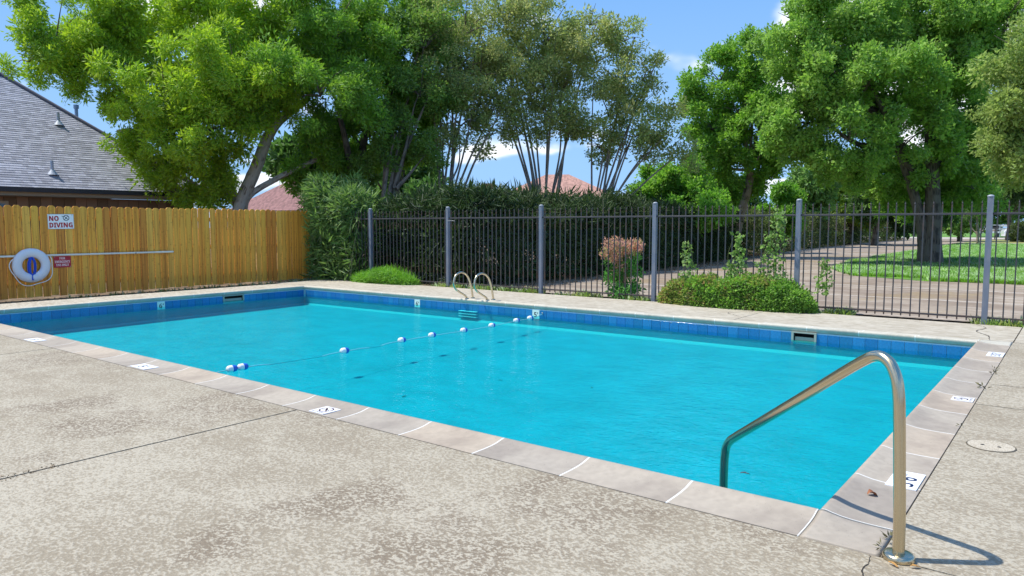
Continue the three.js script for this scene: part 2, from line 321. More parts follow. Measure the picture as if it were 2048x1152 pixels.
  for (const [x, z, a, m] of [[0, 0, 0, pinkM[1]], [0, -W, Math.PI / 2, sunPaleM[1]], [-L, -W, Math.PI, sunPaleM[0]], [-L, 0, -Math.PI / 2, pinkM[3]]]) { const c = obj('corner_stone', cg, m, coping, [x, 0, z]); c.rotation.y = a; }
}
// depth and warning plaques set on the coping
{
  const plate = (w, d, draw) => mat([1, 1, 1], 0.35, { map: canvasTexture(256, Math.round(256 * d / w), draw) });
  const noDiving = (c, w, h) => {
    c.fillStyle = '#e8e6ea'; c.fillRect(0, 0, w, h); c.lineWidth = h * 0.07; c.strokeStyle = '#3a1820'; c.beginPath(); c.arc(w / 2, h * 0.42, h * 0.31, 0, 7); c.stroke();
    c.beginPath(); c.moveTo(w / 2 - h * 0.22, h * 0.2); c.lineTo(w / 2 + h * 0.22, h * 0.64); c.stroke();
    c.strokeStyle = '#222'; c.lineWidth = h * 0.05; c.beginPath(); c.moveTo(w / 2 - h * 0.2, h * 0.5); c.lineTo(w / 2 + h * 0.02, h * 0.38); c.lineTo(w / 2 + h * 0.2, h * 0.46); c.stroke();
    c.fillStyle = '#2a2a33'; c.font = `bold ${Math.round(h * 0.16)}px sans-serif`; c.textAlign = 'center'; c.fillText('NO DIVING', w / 2, h * 0.93);
  };
  const text = (s, big) => (c, w, h) => { c.fillStyle = '#e6e8ef'; c.fillRect(0, 0, w, h); c.fillStyle = '#141d44'; c.font = `bold ${Math.round(h * big)}px sans-serif`; c.textAlign = 'center'; c.textBaseline = 'middle'; c.fillText(s, w / 2, h * 0.55); };
  const put = (x, z, turn, w, d, draw, label, dy = 0.0035) => {
    const g = new THREE.BoxGeometry(w, 0.006, d), m = new THREE.Mesh(g, [0, 0, 1, 0, 0, 0].map((k) => k ? plate(w, d, draw) : mat([0.75, 0.75, 0.76], 0.4)));
    m.name = numbered('depth_plaque'); m.position.set(x, dy + 0.003, z); m.rotation.y = turn; m.castShadow = m.receiveShadow = true; scene.add(m);
    tag(m, label, 'plaque');
  };
  put(-9.11, 0.245, 0, 0.30, 0.15, text("6'", 0.85), 'white plaque marked 6 on the coping nearer the wooden fence');
  put(-6.33, 0.245, 0, 0.30, 0.15, text("5'", 0.85), 'white plaque marked 5 on the coping where the float line ends');
  put(-3.51, 0.235, 0, 0.17, 0.17, noDiving, 'white no-diving plaque on the coping near the deck joint');
  put(0.245, -0.76, Math.PI / 2, 0.30, 0.15, text('3\'6"', 0.85), 'white plaque with dark blue 3 6 behind the handrail post');
  put(0.245, -3.13, Math.PI / 2, 0.15, 0.15, noDiving, 'white no-diving plaque on the coping beside the round lid');
  put(0.255, -5.72, Math.PI / 2, 0.30, 0.15, text('3\'6"', 0.85), 'white plaque marked 3 6 on the coping near the iron fence');
}
// ------------------------------------------------------------------ water
{
  const wA = fbm(16, 22, 151, 4, 0.55), wB = fbm(46, 60, 152, 2);
  const bump = texture(1024, 1024, (u, v) => 0.7 * wA(u + 0.012 * wB(u, v), v) + 0.3 * wB(u, v), false);
  const g = new THREE.PlaneGeometry(L + 0.036, W + 0.036).rotateX(-Math.PI / 2).translate(-L / 2, WATER, -W / 2), p = g.attributes.position, uv = g.attributes.uv;
  for (let i = 0; i < 4; i++) uv.setXY(i, p.getX(i), p.getZ(i));
  const m = phys([0.26, 0.91, 0.93], 0.03, { transmission: 1, thickness: 0, ior: 1.33, specularIntensity: 0.34, bumpMap: tileTo(bump, 1.5), bumpScale: 0.014 });
  tag(obj('pool_water', g, m), 'clear turquoise water filling the pool, lightly rippled', 'water', null, 'structure');
}
// ------------------------------------------------------------------ wooden fence
{
  const fence = thing('wooden_fence', 'golden wooden privacy fence of upright dog-eared boards', 'fence', [-15.34, 0, 0]);
  const grain = fbm(22, 3, 201, 4, 0.6), streak = fbm(9, 2, 203, 2), fineG = lattice(64, 500, 205);
  const tones = [[0.90, 0.44, 0.055], [0.86, 0.37, 0.04], [0.90, 0.47, 0.07], [0.68, 0.265, 0.032], [0.86, 0.44, 0.052], [0.90, 0.45, 0.06], [0.78, 0.33, 0.038], [0.88, 0.40, 0.045]];
  const mats = tones.map((c, k) => {
    const r = rng(300 + k), knots = []; for (let i = 0; i < 11; i++) knots.push([0.12 + 0.76 * r(), r(), 0.03 + 0.07 * r(), 0.5 + 0.5 * r()]);
    const dk = c.map((x, i) => x * [0.60, 0.48, 0.42][i]);
    const map = texture(96, 1024, (u, v) => {
      let w = 0; for (const [a, b, s, q] of knots) { const d = Math.hypot(u - a, (v - b) * 12.5) / s; w = Math.max(w, q * (1 - sm(0.45, 1.1, d))); w = Math.max(w, 0.25 * (1 - sm(0, 0.9, Math.abs(d - 1.5)))); }
      const g = grain(u + k * 0.13 + 0.02 * Math.sin(v * 40), v * 0.7 + k * 0.31), s = streak(u + k * 0.19, v * 0.5 + k * 0.43);
      let t = 0.42 * sm(0.45, 0.72, g) + 0.75 * sm(0.62, 0.80, s) + w; t = Math.min(1, t);
      const q = 0.88 + 0.24 * fineG(u, v); return mix3(c, dk, t).map((x) => x * q);
    });
    return mat([1, 1, 1], 0.72, { map: scaled(map, 1 / 0.14, 1 / 1.85), bumpMap: scaled(map, 1 / 0.14, 1 / 1.85), bumpScale: 0.0015 });
  });
  const plank = (w, h) => { const e = 0.034, s = new THREE.Shape([[0, 0], [w, 0], [w, h - e], [w - e, h], [e, h], [0, h - e]].map(([x, y]) => new THREE.Vector2(x, y))); return new THREE.ExtrudeGeometry(s, { depth: 0.017, bevelEnabled: true, bevelThickness: 0.0015, bevelSize: 0.0015, bevelSegments: 1 }).rotateY(Math.PI / 2); };
  const geos = [plank(0.135, 1.79), plank(0.135, 1.80), plank(0.134, 1.785), plank(0.136, 1.795)], r = rng(41);
  for (let i = 0, z = -8.47; z < 1.4; i++, z += 0.1495) {
    const k = Math.floor(r() * 4), m = obj('board', geos[k], mats[Math.floor(r() * 8)], fence, [0.010 * (r() - 0.5), 0.008 - 0.022 * r(), z + 0.1385 + 0.005 * (r() - 0.5)]);
    m.rotation.x = 0.008 * (r() - 0.5); m.rotation.y = 0.05 * (r() - 0.5);
  }
  const rough = mats[3];
  for (const y of [0.24, 0.90, 1.54]) obj('rail', box(0.04, 0.09, 9.9, -0.032, y, -3.52), rough, fence);
  for (let z = -8.2; z < 1.4; z += 2.4) obj('post', box(0.09, 1.72, 0.09, -0.10, 0.85, z), rough, fence);
}
// ------------------------------------------------------------------ things hung on the wooden fence
const FX = -15.34 + 0.017;
{
  const s = thing('no_diving_sign', 'white sign reading NO DIVING in red on the wooden fence', 'sign', [FX + 0.012, 1.482, -2.43]);
  const m = mat([1, 1, 1], 0.35, { map: canvasTexture(512, 328, (c, w, h) => {
    c.fillStyle = '#f4f1ea'; c.fillRect(0, 0, w, h); c.fillStyle = '#b3161c'; c.font = 'bold 142px sans-serif'; c.textBaseline = 'alphabetic';
    c.save(); c.scale(0.92, 1); c.fillText('NO', 22, 148); c.lineWidth = 7; c.strokeStyle = '#b3161c'; c.strokeText('NO', 22, 148); c.restore(); c.save(); c.translate(20, 292); c.scale(472 / c.measureText('DIVING').width, 1); c.fillText('DIVING', 0, 0); c.lineWidth = 7; c.strokeStyle = '#b3161c'; c.strokeText('DIVING', 0, 0); c.restore();
    c.strokeStyle = '#15181c'; c.lineWidth = 13; c.beginPath(); c.arc(362, 86, 56, 0, 7); c.stroke(); c.beginPath(); c.moveTo(322, 46); c.lineTo(402, 126); c.stroke();
    c.lineWidth = 12; c.beginPath(); c.moveTo(278, 44); c.lineTo(318, 62); c.stroke(); c.beginPath(); c.moveTo(392, 52); c.lineTo(352, 92); c.lineTo(330, 122); c.moveTo(352, 92); c.lineTo(386, 104); c.stroke();
    c.strokeStyle = '#8b8b86'; c.lineWidth = 5; c.strokeRect(3, 3, w - 6, h - 6);
  }) });
  const g = new THREE.BoxGeometry(0.48, 0.30, 0.008), p = new THREE.Mesh(g, [0, 0, 0, 0, 1, 0].map((k) => k ? m : mat([0.7, 0.7, 0.68], 0.4))); p.name = 'panel'; p.rotation.y = Math.PI / 2; p.rotation.z = 0; p.castShadow = p.receiveShadow = true; s.add(p); s.rotation.x = 0.012;
  for (const [y, z] of [[0.13, 0.21], [0.13, -0.21], [-0.13, 0.21], [-0.13, -0.21]]) obj('screw', new THREE.CylinderGeometry(0.008, 0.008, 0.006, 8).rotateZ(Math.PI / 2), mat([0.4, 0.4, 0.4], 0.4, { metalness: 0.8 }), s, [0.006, y, z]);
}
{
  const s = thing('emergency_sign', 'small red sign reading FOR EMERGENCY USE ONLY below the pole', 'sign', [FX + 0.010, 0.675, -2.42]);
  const m = mat([1, 1, 1], 0.35, { map: canvasTexture(384, 288, (c, w, h) => {
    c.fillStyle = '#b3122a'; c.fillRect(0, 0, w, h); c.fillStyle = '#f6efe8'; c.textAlign = 'center';
    for (const [t, y, k] of [['FOR', 88, 130], ['EMERGENCY', 172, 340], ['USE ONLY', 252, 280]]) { c.font = 'bold 76px serif'; c.save(); c.translate(w / 2, y); c.scale(k / c.measureText(t).width, 1); c.fillText(t, 0, 0); c.restore(); }
  }) });
  const p = new THREE.Mesh(new THREE.BoxGeometry(0.32, 0.235, 0.006), [0, 0, 0, 0, 1, 0].map((k) => k ? m : mat([0.5, 0.02, 0.04], 0.4))); p.name = 'panel'; p.rotation.y = Math.PI / 2; p.castShadow = p.receiveShadow = true; s.add(p);
  for (const [y, z] of [[0.10, 0.145], [-0.10, -0.145]]) obj('screw', new THREE.CylinderGeometry(0.007, 0.007, 0.006, 8).rotateZ(Math.PI / 2), mat([0.4, 0.4, 0.4], 0.4, { metalness: 0.8 }), s, [0.005, y, z]);
}
{
  const s = thing('rescue_pole', 'long white rescue pole hung level along the wooden fence', 'pole', [FX + 0.045, 0.81, 0]);
  obj('shaft', new THREE.CylinderGeometry(0.020, 0.020, 5.8, 10).rotateX(Math.PI / 2).translate(0, 0, -1.80), mat([0.78, 0.72, 0.60], 0.45), s);
  obj('grip', new THREE.CylinderGeometry(0.0225, 0.0225, 0.35, 10).rotateX(Math.PI / 2).translate(0, 0, -4.5), mat([0.80, 0.76, 0.62], 0.5), s);
  for (const z of [-3.86, -0.2]) obj('hook', new THREE.TorusGeometry(0.024, 0.006, 6, 14, Math.PI * 1.4).rotateZ(Math.PI * 0.8).translate(0, 0, z), mat([0.12, 0.10, 0.06], 0.5, { metalness: 0.7 }), s);
}
{
  const s = thing('life_ring', 'white ring buoy with blue line hung on the wooden fence', 'life ring', [FX + 0.085, 0.625, -1.84]);
  const white = phys([0.72, 0.72, 0.74], 0.4, { clearcoat: 0.2 });
  const ring = obj('ring', new THREE.TorusGeometry(0.248, 0.088, 16, 48).scale(1, 1, 0.62).rotateY(Math.PI / 2), white, s);
  for (let k = 0; k < 4; k++) { const a = 0.5 + k * Math.PI / 2, b = obj('band', new THREE.TorusGeometry(0.0885, 0.004, 6, 20).scale(1.02, 0.64, 6).rotateX(Math.PI / 2).rotateY(0), mat([0.72, 0.72, 0.76], 0.6), ring); b.geometry = new THREE.CylinderGeometry(0.0895, 0.0895, 0.05, 20, 1, true).scale(1, 1, 0.63).translate(0.248, 0, 0).rotateZ(a).rotateY(Math.PI / 2); }
  obj('lettering', box(0.004, 0.014, 0.06, 0.048, -0.17, -0.18), mat([0.04, 0.04, 0.05], 0.6), ring).rotation.x = 0;
  const loop = []; for (let k = 0; k <= 40; k++) { const a = Math.PI * 0.88 + k / 40 * Math.PI * 1.27, R = 0.345 + 0.045 * Math.pow(Math.max(0, Math.sin((k / 40) * Math.PI)), 0.6) + 0.02 * Math.sin(k * 0.5); loop.push(V(0.03, Math.sin(a) * R - 0.0, -Math.cos(a) * R)); }
  obj('grab_rope', limb(loop, [0.009, 0.009], 6, 80), mat([0.78, 0.76, 0.70], 0.8), s);
  const blue = mat([0.012, 0.09, 0.60], 0.55), coil = []; const r = rng(5);
  for (let k = 0; k < 9; k++) { const pts = [], w = 0.035 + 0.035 * r(), h = 0.15 + 0.05 * r(), c = (r() - 0.5) * 0.03, d = 0.01 * k - 0.04; for (let q = 0; q <= 20; q++) { const a = q / 20 * 2 * Math.PI; pts.push(V(0.02 + d * 0.4 + 0.006 * Math.sin(a * 3), -0.03 + Math.sin(a) * h, c + Math.cos(a) * w)); } coil.push(limb(pts, [0.0075, 0.0075], 5, 36)); }
  obj('throw_line', coil, blue, s);
  obj('line_tail', limb([V(0.05, -0.16, 0.01), V(0.06, -0.22, 0.015), V(0.062, -0.27, 0.01), V(0.06, -0.285, 0.0)], [0.008, 0.008, 0.016], 6, 14), blue, s);
  obj('hanger', box(0.06, 0.03, 0.09, -0.03, 0.15, 0.0), mat([0.02, 0.12, 0.6], 0.5), s);
}
// ------------------------------------------------------------------ iron fence
{
  const f = thing('iron_fence', 'dark grey iron picket fence with square posts behind the pool', 'fence', [0, 0, -8.65]);
  const streak = fbm(3, 12, 221, 4);
  const rustMap = (a, b, lo, hi) => texture(64, 512, (u, v) => mix3(a, b, sm(lo, hi, streak(u, v))));
  const postM = mat([1, 1, 1], 0.42, { map: scaled(rustMap([0.135, 0.165, 0.22], [0.175, 0.195, 0.24], 0.3, 0.7), 4, 0.5) });
  const pickM = ['a', 'b', 'c'].map((_, k) => mat([1, 1, 1], 0.5, { map: scaled(rustMap([0.042, 0.044, 0.053], [[0.085, 0.050, 0.040], [0.075, 0.046, 0.036], [0.06, 0.052, 0.05]][k], 0.42, 0.66), 4, 0.55) }));
  const tip = new THREE.ConeGeometry(0.0125, 0.045, 4).rotateY(Math.PI / 4).translate(0, 1.735, 0), collar = new THREE.CylinderGeometry(0.015, 0.008, 0.018, 4).rotateY(Math.PI / 4).translate(0, 1.704, 0);
  const picket = mergeGeometries([box(0.0165, 1.66, 0.0165, 0, 0.865, 0), collar, tip].map((g) => g.toNonIndexed()));
  const post = mergeGeometries([box(0.072, 1.86, 0.072, 0, 0.87, 0)]), cap = new THREE.SphereGeometry(0.046, 12, 6, 0, 7, 0, Math.PI / 2).scale(1, 0.55, 1).translate(0, 1.80, 0);
  const xs = [-14.35, -13.13, -10.50, -7.89, -5.31, -2.735, -0.12, 2.48], r = rng(51);
  xs.forEach((x, i) => {
    if (i > 0) { const p = obj('post', post, postM, f, [x, 0, 0]); obj('cap', cap, mat([0.30, 0.33, 0.36], 0.5), p); }
    if (i === xs.length - 1) return;
    const x1 = xs[i + 1], a = i ? x + 0.037 : x, b = x1 - 0.037, len = b - a;
    obj('rail', new RoundedBoxGeometry(len, 0.030, 0.026, 1, 0.004), pickM[2], f, [(a + b) / 2, 1.56, 0]);
    obj('rail', new RoundedBoxGeometry(len, 0.028, 0.026, 1, 0.004), pickM[1], f, [(a + b) / 2, 0.085, 0]);
    const n = Math.round(len / 0.1225);
    for (let k = 0; k < n; k++) { const m = obj('picket', picket, pickM[Math.floor(r() * 3)], f, [a + (k + 0.5 + 0.06 * (r() - 0.5)) * len / n, 0.006 * (r() - 0.5), 0.0]); m.rotation.z = 0.004 * (r() - 0.5); }
  });
  const w = obj('wire_tie', limb([V(-10.46, 1.50, 0.05), V(-10.36, 1.505, 0.06), V(-10.24, 1.50, 0.05)], [0.004, 0.004], 5, 8), mat([0.5, 0.5, 0.5], 0.4), f);
}
// ------------------------------------------------------------------ handrail at the shallow corner
const steel = mat([0.62, 0.55, 0.41], 0.26, { metalness: 1 });
{
  const scratch = fbm(4, 200, 231, 2);
  const steelMat = mat([0.58, 0.50, 0.35], 0.25, { metalness: 1, roughnessMap: scaled(texture(128, 512, (u, v) => 0.55 + 0.55 * scratch(v, u), false), 6, 1) });
  steelMat.roughness = 0.30;
  const h = thing('handrail', 'stainless steel pool handrail sloping from deck post into the water', 'handrail', [0.403, 0, 0.309]);
  const u = [-1.033 / 1.237, -0.679 / 1.237], at = ([s, y]) => V(u[0] * s, y, u[1] * s);
  const path = [[0, 0.02], [0.005, 0.20], [0.016, 0.40], [0.028, 0.60], [0.036, 0.69], [0.052, 0.762], [0.085, 0.815], [0.130, 0.838], [0.178, 0.832], [0.235, 0.802], [0.36, 0.722], [0.55, 0.595], [0.80, 0.430], [1.02, 0.285], [1.13, 0.212], [1.185, 0.172], [1.22, 0.125], [1.232, 0.07], [1.236, 0.0], [1.236, -0.30], [1.236, -0.52]].map(at);
  obj('tube', pipe(path, 0.0242, 20, 160), steelMat, h);
  const flange = new THREE.LatheGeometry([[0.0245, 0.030], [0.045, 0.030], [0.056, 0.026], [0.062, 0.018], [0.063, 0.004], [0.060, 0.001]].map(([x, y]) => new THREE.Vector2(x, y)), 32);
  obj('flange', flange, steelMat, h);
}
// ------------------------------------------------------------------ ladder grab rails at the far side, with treads below
{
  const l = thing('pool_ladder', 'pair of curved steel grab rails with white treads at far side', 'ladder', [-8.29, 0, -6.9]);
  for (const x of [0, 0.51]) {
    const dz = x ? -0.08 : 0, P = (z, y) => V(x, y, z + 6.9 + dz * 0.0);
    obj('rail', pipe([P(-6.96, 0.01), P(-6.93, 0.15), P(-6.885, 0.30), P(-6.82, 0.42), P(-6.72, 0.495), P(-6.60, 0.515), P(-6.49, 0.475), P(-6.43, 0.39), P(-6.42, 0.30), P(-6.47, 0.215), P(-6.58, 0.145), P(-6.70, 0.085), P(-6.77, 0.04), P(-6.79, 0.005)], 0.019, 10, 70), steel, l);
    for (const z of [-6.96, -6.79]) obj('flange', new THREE.CylinderGeometry(0.036, 0.042, 0.014, 14).translate(x, 0.009, z + 6.9), steel, l);
  }
  for (const y of [-0.195, -0.245, -0.295]) obj('tread', new RoundedBoxGeometry(0.44, 0.010, 0.05, 1, 0.003).translate(0.255, y, 0.375), mat([0.85, 0.85, 0.82], 0.5), l);
}
// ------------------------------------------------------------------ float line
{
  const l = thing('float_line', 'white rope with blue and white floats strung across the pool', 'float line', [-6.24, WATER, 0]);
  const zs = [-0.66, -0.79, -2.15, -3.17, -3.75, -4.38, -5.04, -5.74, -6.14], wob = (z) => V(0.03 * Math.sin(z * 2.3) - 0.02 * Math.max(0, -z - 4.4), (zs.some((q) => Math.abs(q - z) < 0.3) ? 0.008 : -0.006), z);
  const pts = [V(0, 0.05, 0.01)]; for (let z = -0.35; z > -6.35; z -= 0.16) pts.push(wob(z)); pts.push(V(-0.1, 0.05, -6.55));
  obj('rope', limb(pts, [0.005, 0.005], 5, 150), mat([0.16, 0.46, 0.52], 0.8), l);
  const pr = [[0.006, -0.058], [0.025, -0.056], [0.034, -0.045], [0.0375, -0.026], [0.0385, 0]], half = new THREE.LatheGeometry(pr.map(([x, y]) => new THREE.Vector2(x, y)), 18).rotateX(-Math.PI / 2);
  const other = new THREE.LatheGeometry(pr.map(([x, y]) => new THREE.Vector2(x, -y)).reverse(), 18).rotateX(-Math.PI / 2);
  const w = phys([0.82, 0.84, 0.84], 0.35), b = phys([0.02, 0.12, 0.55], 0.35), r = rng(8);
  for (const z of zs) { const q = wob(z), m = obj('float', half, w, l, [q.x, 0.018, q.z]); m.rotation.y = 0.14 * (r() - 0.5); obj('blue_half', other, b, m); }
  for (const [x, z] of [[0.0, 0.012], [-0.1, -6.553]]) obj('anchor_eye', new THREE.TorusGeometry(0.02, 0.005, 6, 14).rotateY(Math.PI / 2).translate(x, 0.05, z), steel, l);
}
// ------------------------------------------------------------------ round lid in the deck, leaves, cracks
{
  const l = thing('access_lid', 'round off-white skimmer access lid let into the side deck', 'lid', [0.549, 0.0005, -1.81]);
  obj('cover', new THREE.CylinderGeometry(0.128, 0.128, 0.006, 40), mat([0.56, 0.52, 0.43], 0.8, { map: tileTo(farDeckMap, 1.3) }), l);
  l.children[0].material.color.setRGB(1.05, 1.03, 1.0);
  obj('rim', new THREE.TorusGeometry(0.133, 0.004, 6, 40).scale(1, 1, 0.5).rotateX(Math.PI / 2), mat([0.10, 0.085, 0.06], 0.9), l);
  for (const x of [-0.045, 0.045]) obj('finger_hole', new THREE.CylinderGeometry(0.011, 0.011, 0.004, 12).translate(x, 0.0025, 0.01), mat([0.02, 0.02, 0.02], 0.9), l);
}
function leafGeo(len, wid, curl, seed) {
  const g = new THREE.PlaneGeometry(len, wid, 6, 4).rotateX(-Math.PI / 2), p = g.attributes.position, r = rng(seed);
  for (let i = 0; i < p.count; i++) { const t = p.getX(i) / len + 0.5, s = Math.pow(Math.sin(Math.PI * Math.min(1, Math.max(0.02, t))), 0.7), z = p.getZ(i) * s; p.setZ(i, z); p.setY(i, curl * (Math.abs(z / wid) * 1.6 + 0.5 * Math.sin(t * 5)) + 0.004 * r()); }
  g.computeVertexNormals(); return g;
}
{
  const brown = mat([0.30, 0.11, 0.045], 0.8, { side: THREE.DoubleSide }), tan = mat([0.42, 0.22, 0.06], 0.8, { side: THREE.DoubleSide }), dark = mat([0.07, 0.05, 0.045], 0.8, { side: THREE.DoubleSide });
  const put = (geo, m, at, turn, label) => { const o = obj('dry_leaf', geo, m, null, at); o.rotation.y = turn; tag(o, label, 'leaf'); return o; };
  put(leafGeo(0.055, 0.042, 0.018, 3), brown, [0.154, 0.010, -0.40], 0.7, 'curled reddish brown leaf lying on the coping beside the handrail');
  put(leafGeo(0.05, 0.016, 0.006, 4), tan, [0.40, 0.006, 0.395], -0.5, 'narrow tan leaf tucked under the handrail flange');
  put(leafGeo(0.045, 0.018, 0.006, 6), tan, [0.475, 0.006, 0.36], 0.6, 'small orange leaf beside the handrail flange');
  put(leafGeo(0.06, 0.022, 0.006, 5), dark, [-0.66, WATER + 0.004, -0.80], 0.4, 'dark leaf floating on the water near the handrail');
  put(leafGeo(0.07, 0.025, 0.006, 7), dark, [-2.50, WATER + 0.004, -0.31], 0.2, 'dark leaf floating close to the near coping');
  const r = rng(99);
  for (const [x, z] of [[-4.5, -3.1], [-4.9, -1.9], [-3.4, -3.4]]) { const o = put(leafGeo(0.05 + 0.05 * r(), 0.018, 0.002, 20 + Math.floor(r() * 99)), dark, [x, depthAt(x, z) + 0.006, z], r() * 6, 'dark sunken leaf on the pool floor'); o.userData.group = 'leaves on the pool floor'; }
  // the cracks that run from the pool corner across the deck
  const crack = (pts, w, label) => {
    const s = [], e = [], q = rng(pts.length * 13 + Math.round(w * 1e5));
    const c = new THREE.CatmullRomCurve3(pts.map(([x, z]) => V(x, 0.0012, z))), n = 40;
    for (let i = 0; i <= n; i++) { const P = c.getPointAt(i / n), T = c.getTangentAt(i / n), k = w * (0.4 + q()) * (0.35 + Math.sin(Math.PI * (0.08 + 0.84 * i / n))), jx = (q() - 0.5) * w * 1.6, jz = (q() - 0.5) * w * 1.6; s.push([P.x - T.z * k / 2 + jx, P.z + T.x * k / 2 + jz]); e.unshift([P.x + T.z * k / 2 + jx, P.z - T.x * k / 2 + jz]); }
    tag(obj('deck_crack', sheet([...s, ...e], 0.0022), mat([0.035, 0.028, 0.022], 1)), label, 'crack', null, 'structure');
  };
  crack([[0.30, 0.345], [0.315, 0.42], [0.305, 0.50], [0.325, 0.58], [0.30, 0.72], [0.31, 0.95]], 0.0045, 'dark ragged crack in the deck from the pool corner');
  crack([[0.34, -3.9], [0.42, -3.96], [0.55, -3.97], [0.7, -4.05]], 0.006, 'hairline crack in the side deck beside the coping');
  crack([[-0.2, -8.50], [-0.05, -8.1], [-0.12, -7.7], [0.05, -7.3], [0.10, -6.9]], 0.010, 'crooked crack across the far deck by the fence post');
  crack([[-3.4, -8.4], [-3.25, -8.05], [-3.5, -7.7], [-3.2, -7.35]], 0.008, 'crooked crack in the far deck below the low shrub');
}
const leftTreeBlobs = [[-22.05, 6.71, -5.06, 1.17], [-21.72, 5.94, -4.23, 0.73], [-21.8, 5.97, -5.7, 0.94], [-22.0, 7.4, -6.75, 1.36], [-21.45, 7.03, -7.88, 1.76], [-19.66, 5.2, -6.9, 1.54], [-20.69, 7.64, -9.26, 1.76], [-18.2, 5.64, -8.26, 1.72], [-19.22, 4.28, -7.73, 1.35], [-21.28, 4.72, -6.88, 0.97], [-18.17, 5.47, -9.2, 1.26], [-20.21, 7.94, -11.11, 1.97], [-20.63, 3.09, -8.15, 0.94], [-21.1, 3.2, -7.24, 0.66], [-20.97, 2.48, -7.76, 0.56], [-21.76, 3.79, -6.69, 0.44], [-20.64, 2.54, -8.87, 0.57], [-20.92, 2.31, -8.36, 0.44]];
const sideTreeBlobs = [[-17.47, 7.32, -10.97, 1.64], [-16.79, 5.46, -10.02, 1.56], [-18.26, 8.12, -13.48, 1.8], [-17.89, 6.03, -13.0, 1.68], [-18.63, 4.46, -13.05, 1.39], [-18.31, 7.26, -15.14, 1.54], [-18.2, 5.52, -15.25, 1.37], [-17.96, 6.34, -16.3, 1.05], [-17.8, 8.67, -15.65, 1.28], [-18.21, 3.35, -11.84, 0.78], [-18.37, 4.34, -15.9, 0.7], [-18.47, 4.28, -11.28, 0.78], [-19.26, 3.03, -11.05, 0.57], [-18.78, 2.92, -12.5, 0.65], [-18.16, 3.83, -13.97, 0.74]];
const myrtleABlobs = [[-16.58, 4.27, -12.74, 0.84], [-16.01, 5.7, -13.32, 1.07], [-15.8, 3.81, -13.53, 0.61], [-16.24, 7.38, -13.8, 1.24], [-16.9, 3.48, -12.38, 0.58]];
const myrtleBBlobs = [[-15.62, 8.02, -15.06, 1.51], [-16.0, 6.39, -14.72, 1.35], [-15.26, 6.4, -15.38, 1.35], [-15.76, 4.92, -14.94, 0.98], [-15.39, 4.49, -15.92, 0.73], [-14.92, 5.5, -16.3, 0.97]];
const myrtleCBlobs = [[-15.23, 8.63, -16.7, 1.57], [-14.13, 7.95, -17.53, 1.57], [-14.54, 6.43, -17.22, 1.57], [-13.55, 6.42, -17.92, 1.32], [-14.12, 5.06, -17.53, 0.99], [-13.26, 5.05, -18.12, 0.91], [-14.82, 4.72, -17.01, 0.66], [-13.0, 8.5, -18.64, 0.83], [-15.37, 7.11, -16.59, 0.99]];
const myrtleDBlobs = [[-12.95, 7.36, -18.91, 1.35], [-12.27, 6.65, -19.31, 1.01], [-12.49, 5.45, -19.19, 1.18], [-11.65, 5.81, -20.0, 0.71], [-11.86, 4.68, -19.88, 0.82], [-11.03, 4.77, -20.54, 0.65], [-10.47, 4.06, -20.81, 0.45], [-11.33, 3.9, -20.39, 0.41], [-12.78, 4.23, -19.01, 0.61], [-10.15, 3.52, -20.96, 0.31], [-10.81, 5.55, -20.65, 0.45], [-11.43, 6.84, -20.11, 0.58], [-12.06, 7.92, -19.43, 0.61]];
const midTreeBlobs = [[-12.02, 7.95, -27.77, 1.34], [-10.87, 8.41, -28.23, 1.3], [-12.82, 7.02, -27.43, 0.78], [-12.07, 5.74, -27.21, 1.11], [-11.03, 6.44, -27.63, 1.32], [-10.06, 7.09, -28.51, 1.19], [-11.18, 4.74, -27.57, 1.17], [-10.2, 4.97, -28.46, 1.19], [-12.37, 4.17, -27.63, 0.91], [-12.85, 5.5, -27.42, 0.69], [-10.13, 3.6, -29.02, 1.01], [-11.11, 3.18, -28.67, 0.88], [-12.11, 3.2, -28.28, 0.74]];
const bigTreeBlobs = [[-7.21, 8.45, -24.17, 1.56], [-6.2, 8.91, -25.48, 1.9], [-4.8, 8.87, -26.81, 2.26], [-3.2, 8.52, -28.08, 2.23], [-1.84, 8.51, -28.22, 1.73], [-6.7, 6.49, -23.8, 1.54], [-7.29, 5.05, -23.63, 1.27], [-7.98, 4.55, -23.41, 0.65], [-5.38, 6.43, -24.44, 1.83], [-5.71, 4.62, -24.06, 1.54], [-6.75, 3.83, -24.3, 1.01], [-4.15, 6.41, -26.42, 2.03], [-4.64, 4.53, -26.84, 1.87], [-3.07, 6.31, -29.1, 1.99], [-2.51, 4.4, -29.16, 1.57], [-3.73, 3.81, -30.53, 1.64], [-2.35, 2.81, -29.18, 0.96], [-5.6, 3.32, -25.62, 0.88], [-5.18, 2.96, -28.26, 1.13], [-7.82, 7.19, -23.99, 0.83], [-3.34, 2.7, -30.58, 1.1], [-4.72, 2.21, -29.87, 0.78]];
const edgeTreeBlobs = [[-0.23, 5.47, -18.31, 0.98], [-0.57, 4.44, -18.29, 0.77], [-0.19, 3.63, -18.32, 1.05], [-0.79, 3.71, -18.28, 0.39], [-0.38, 2.89, -18.81, 0.64], [0.11, 4.61, -18.33, 1.33], [-0.82, 3.25, -18.27, 0.28]];
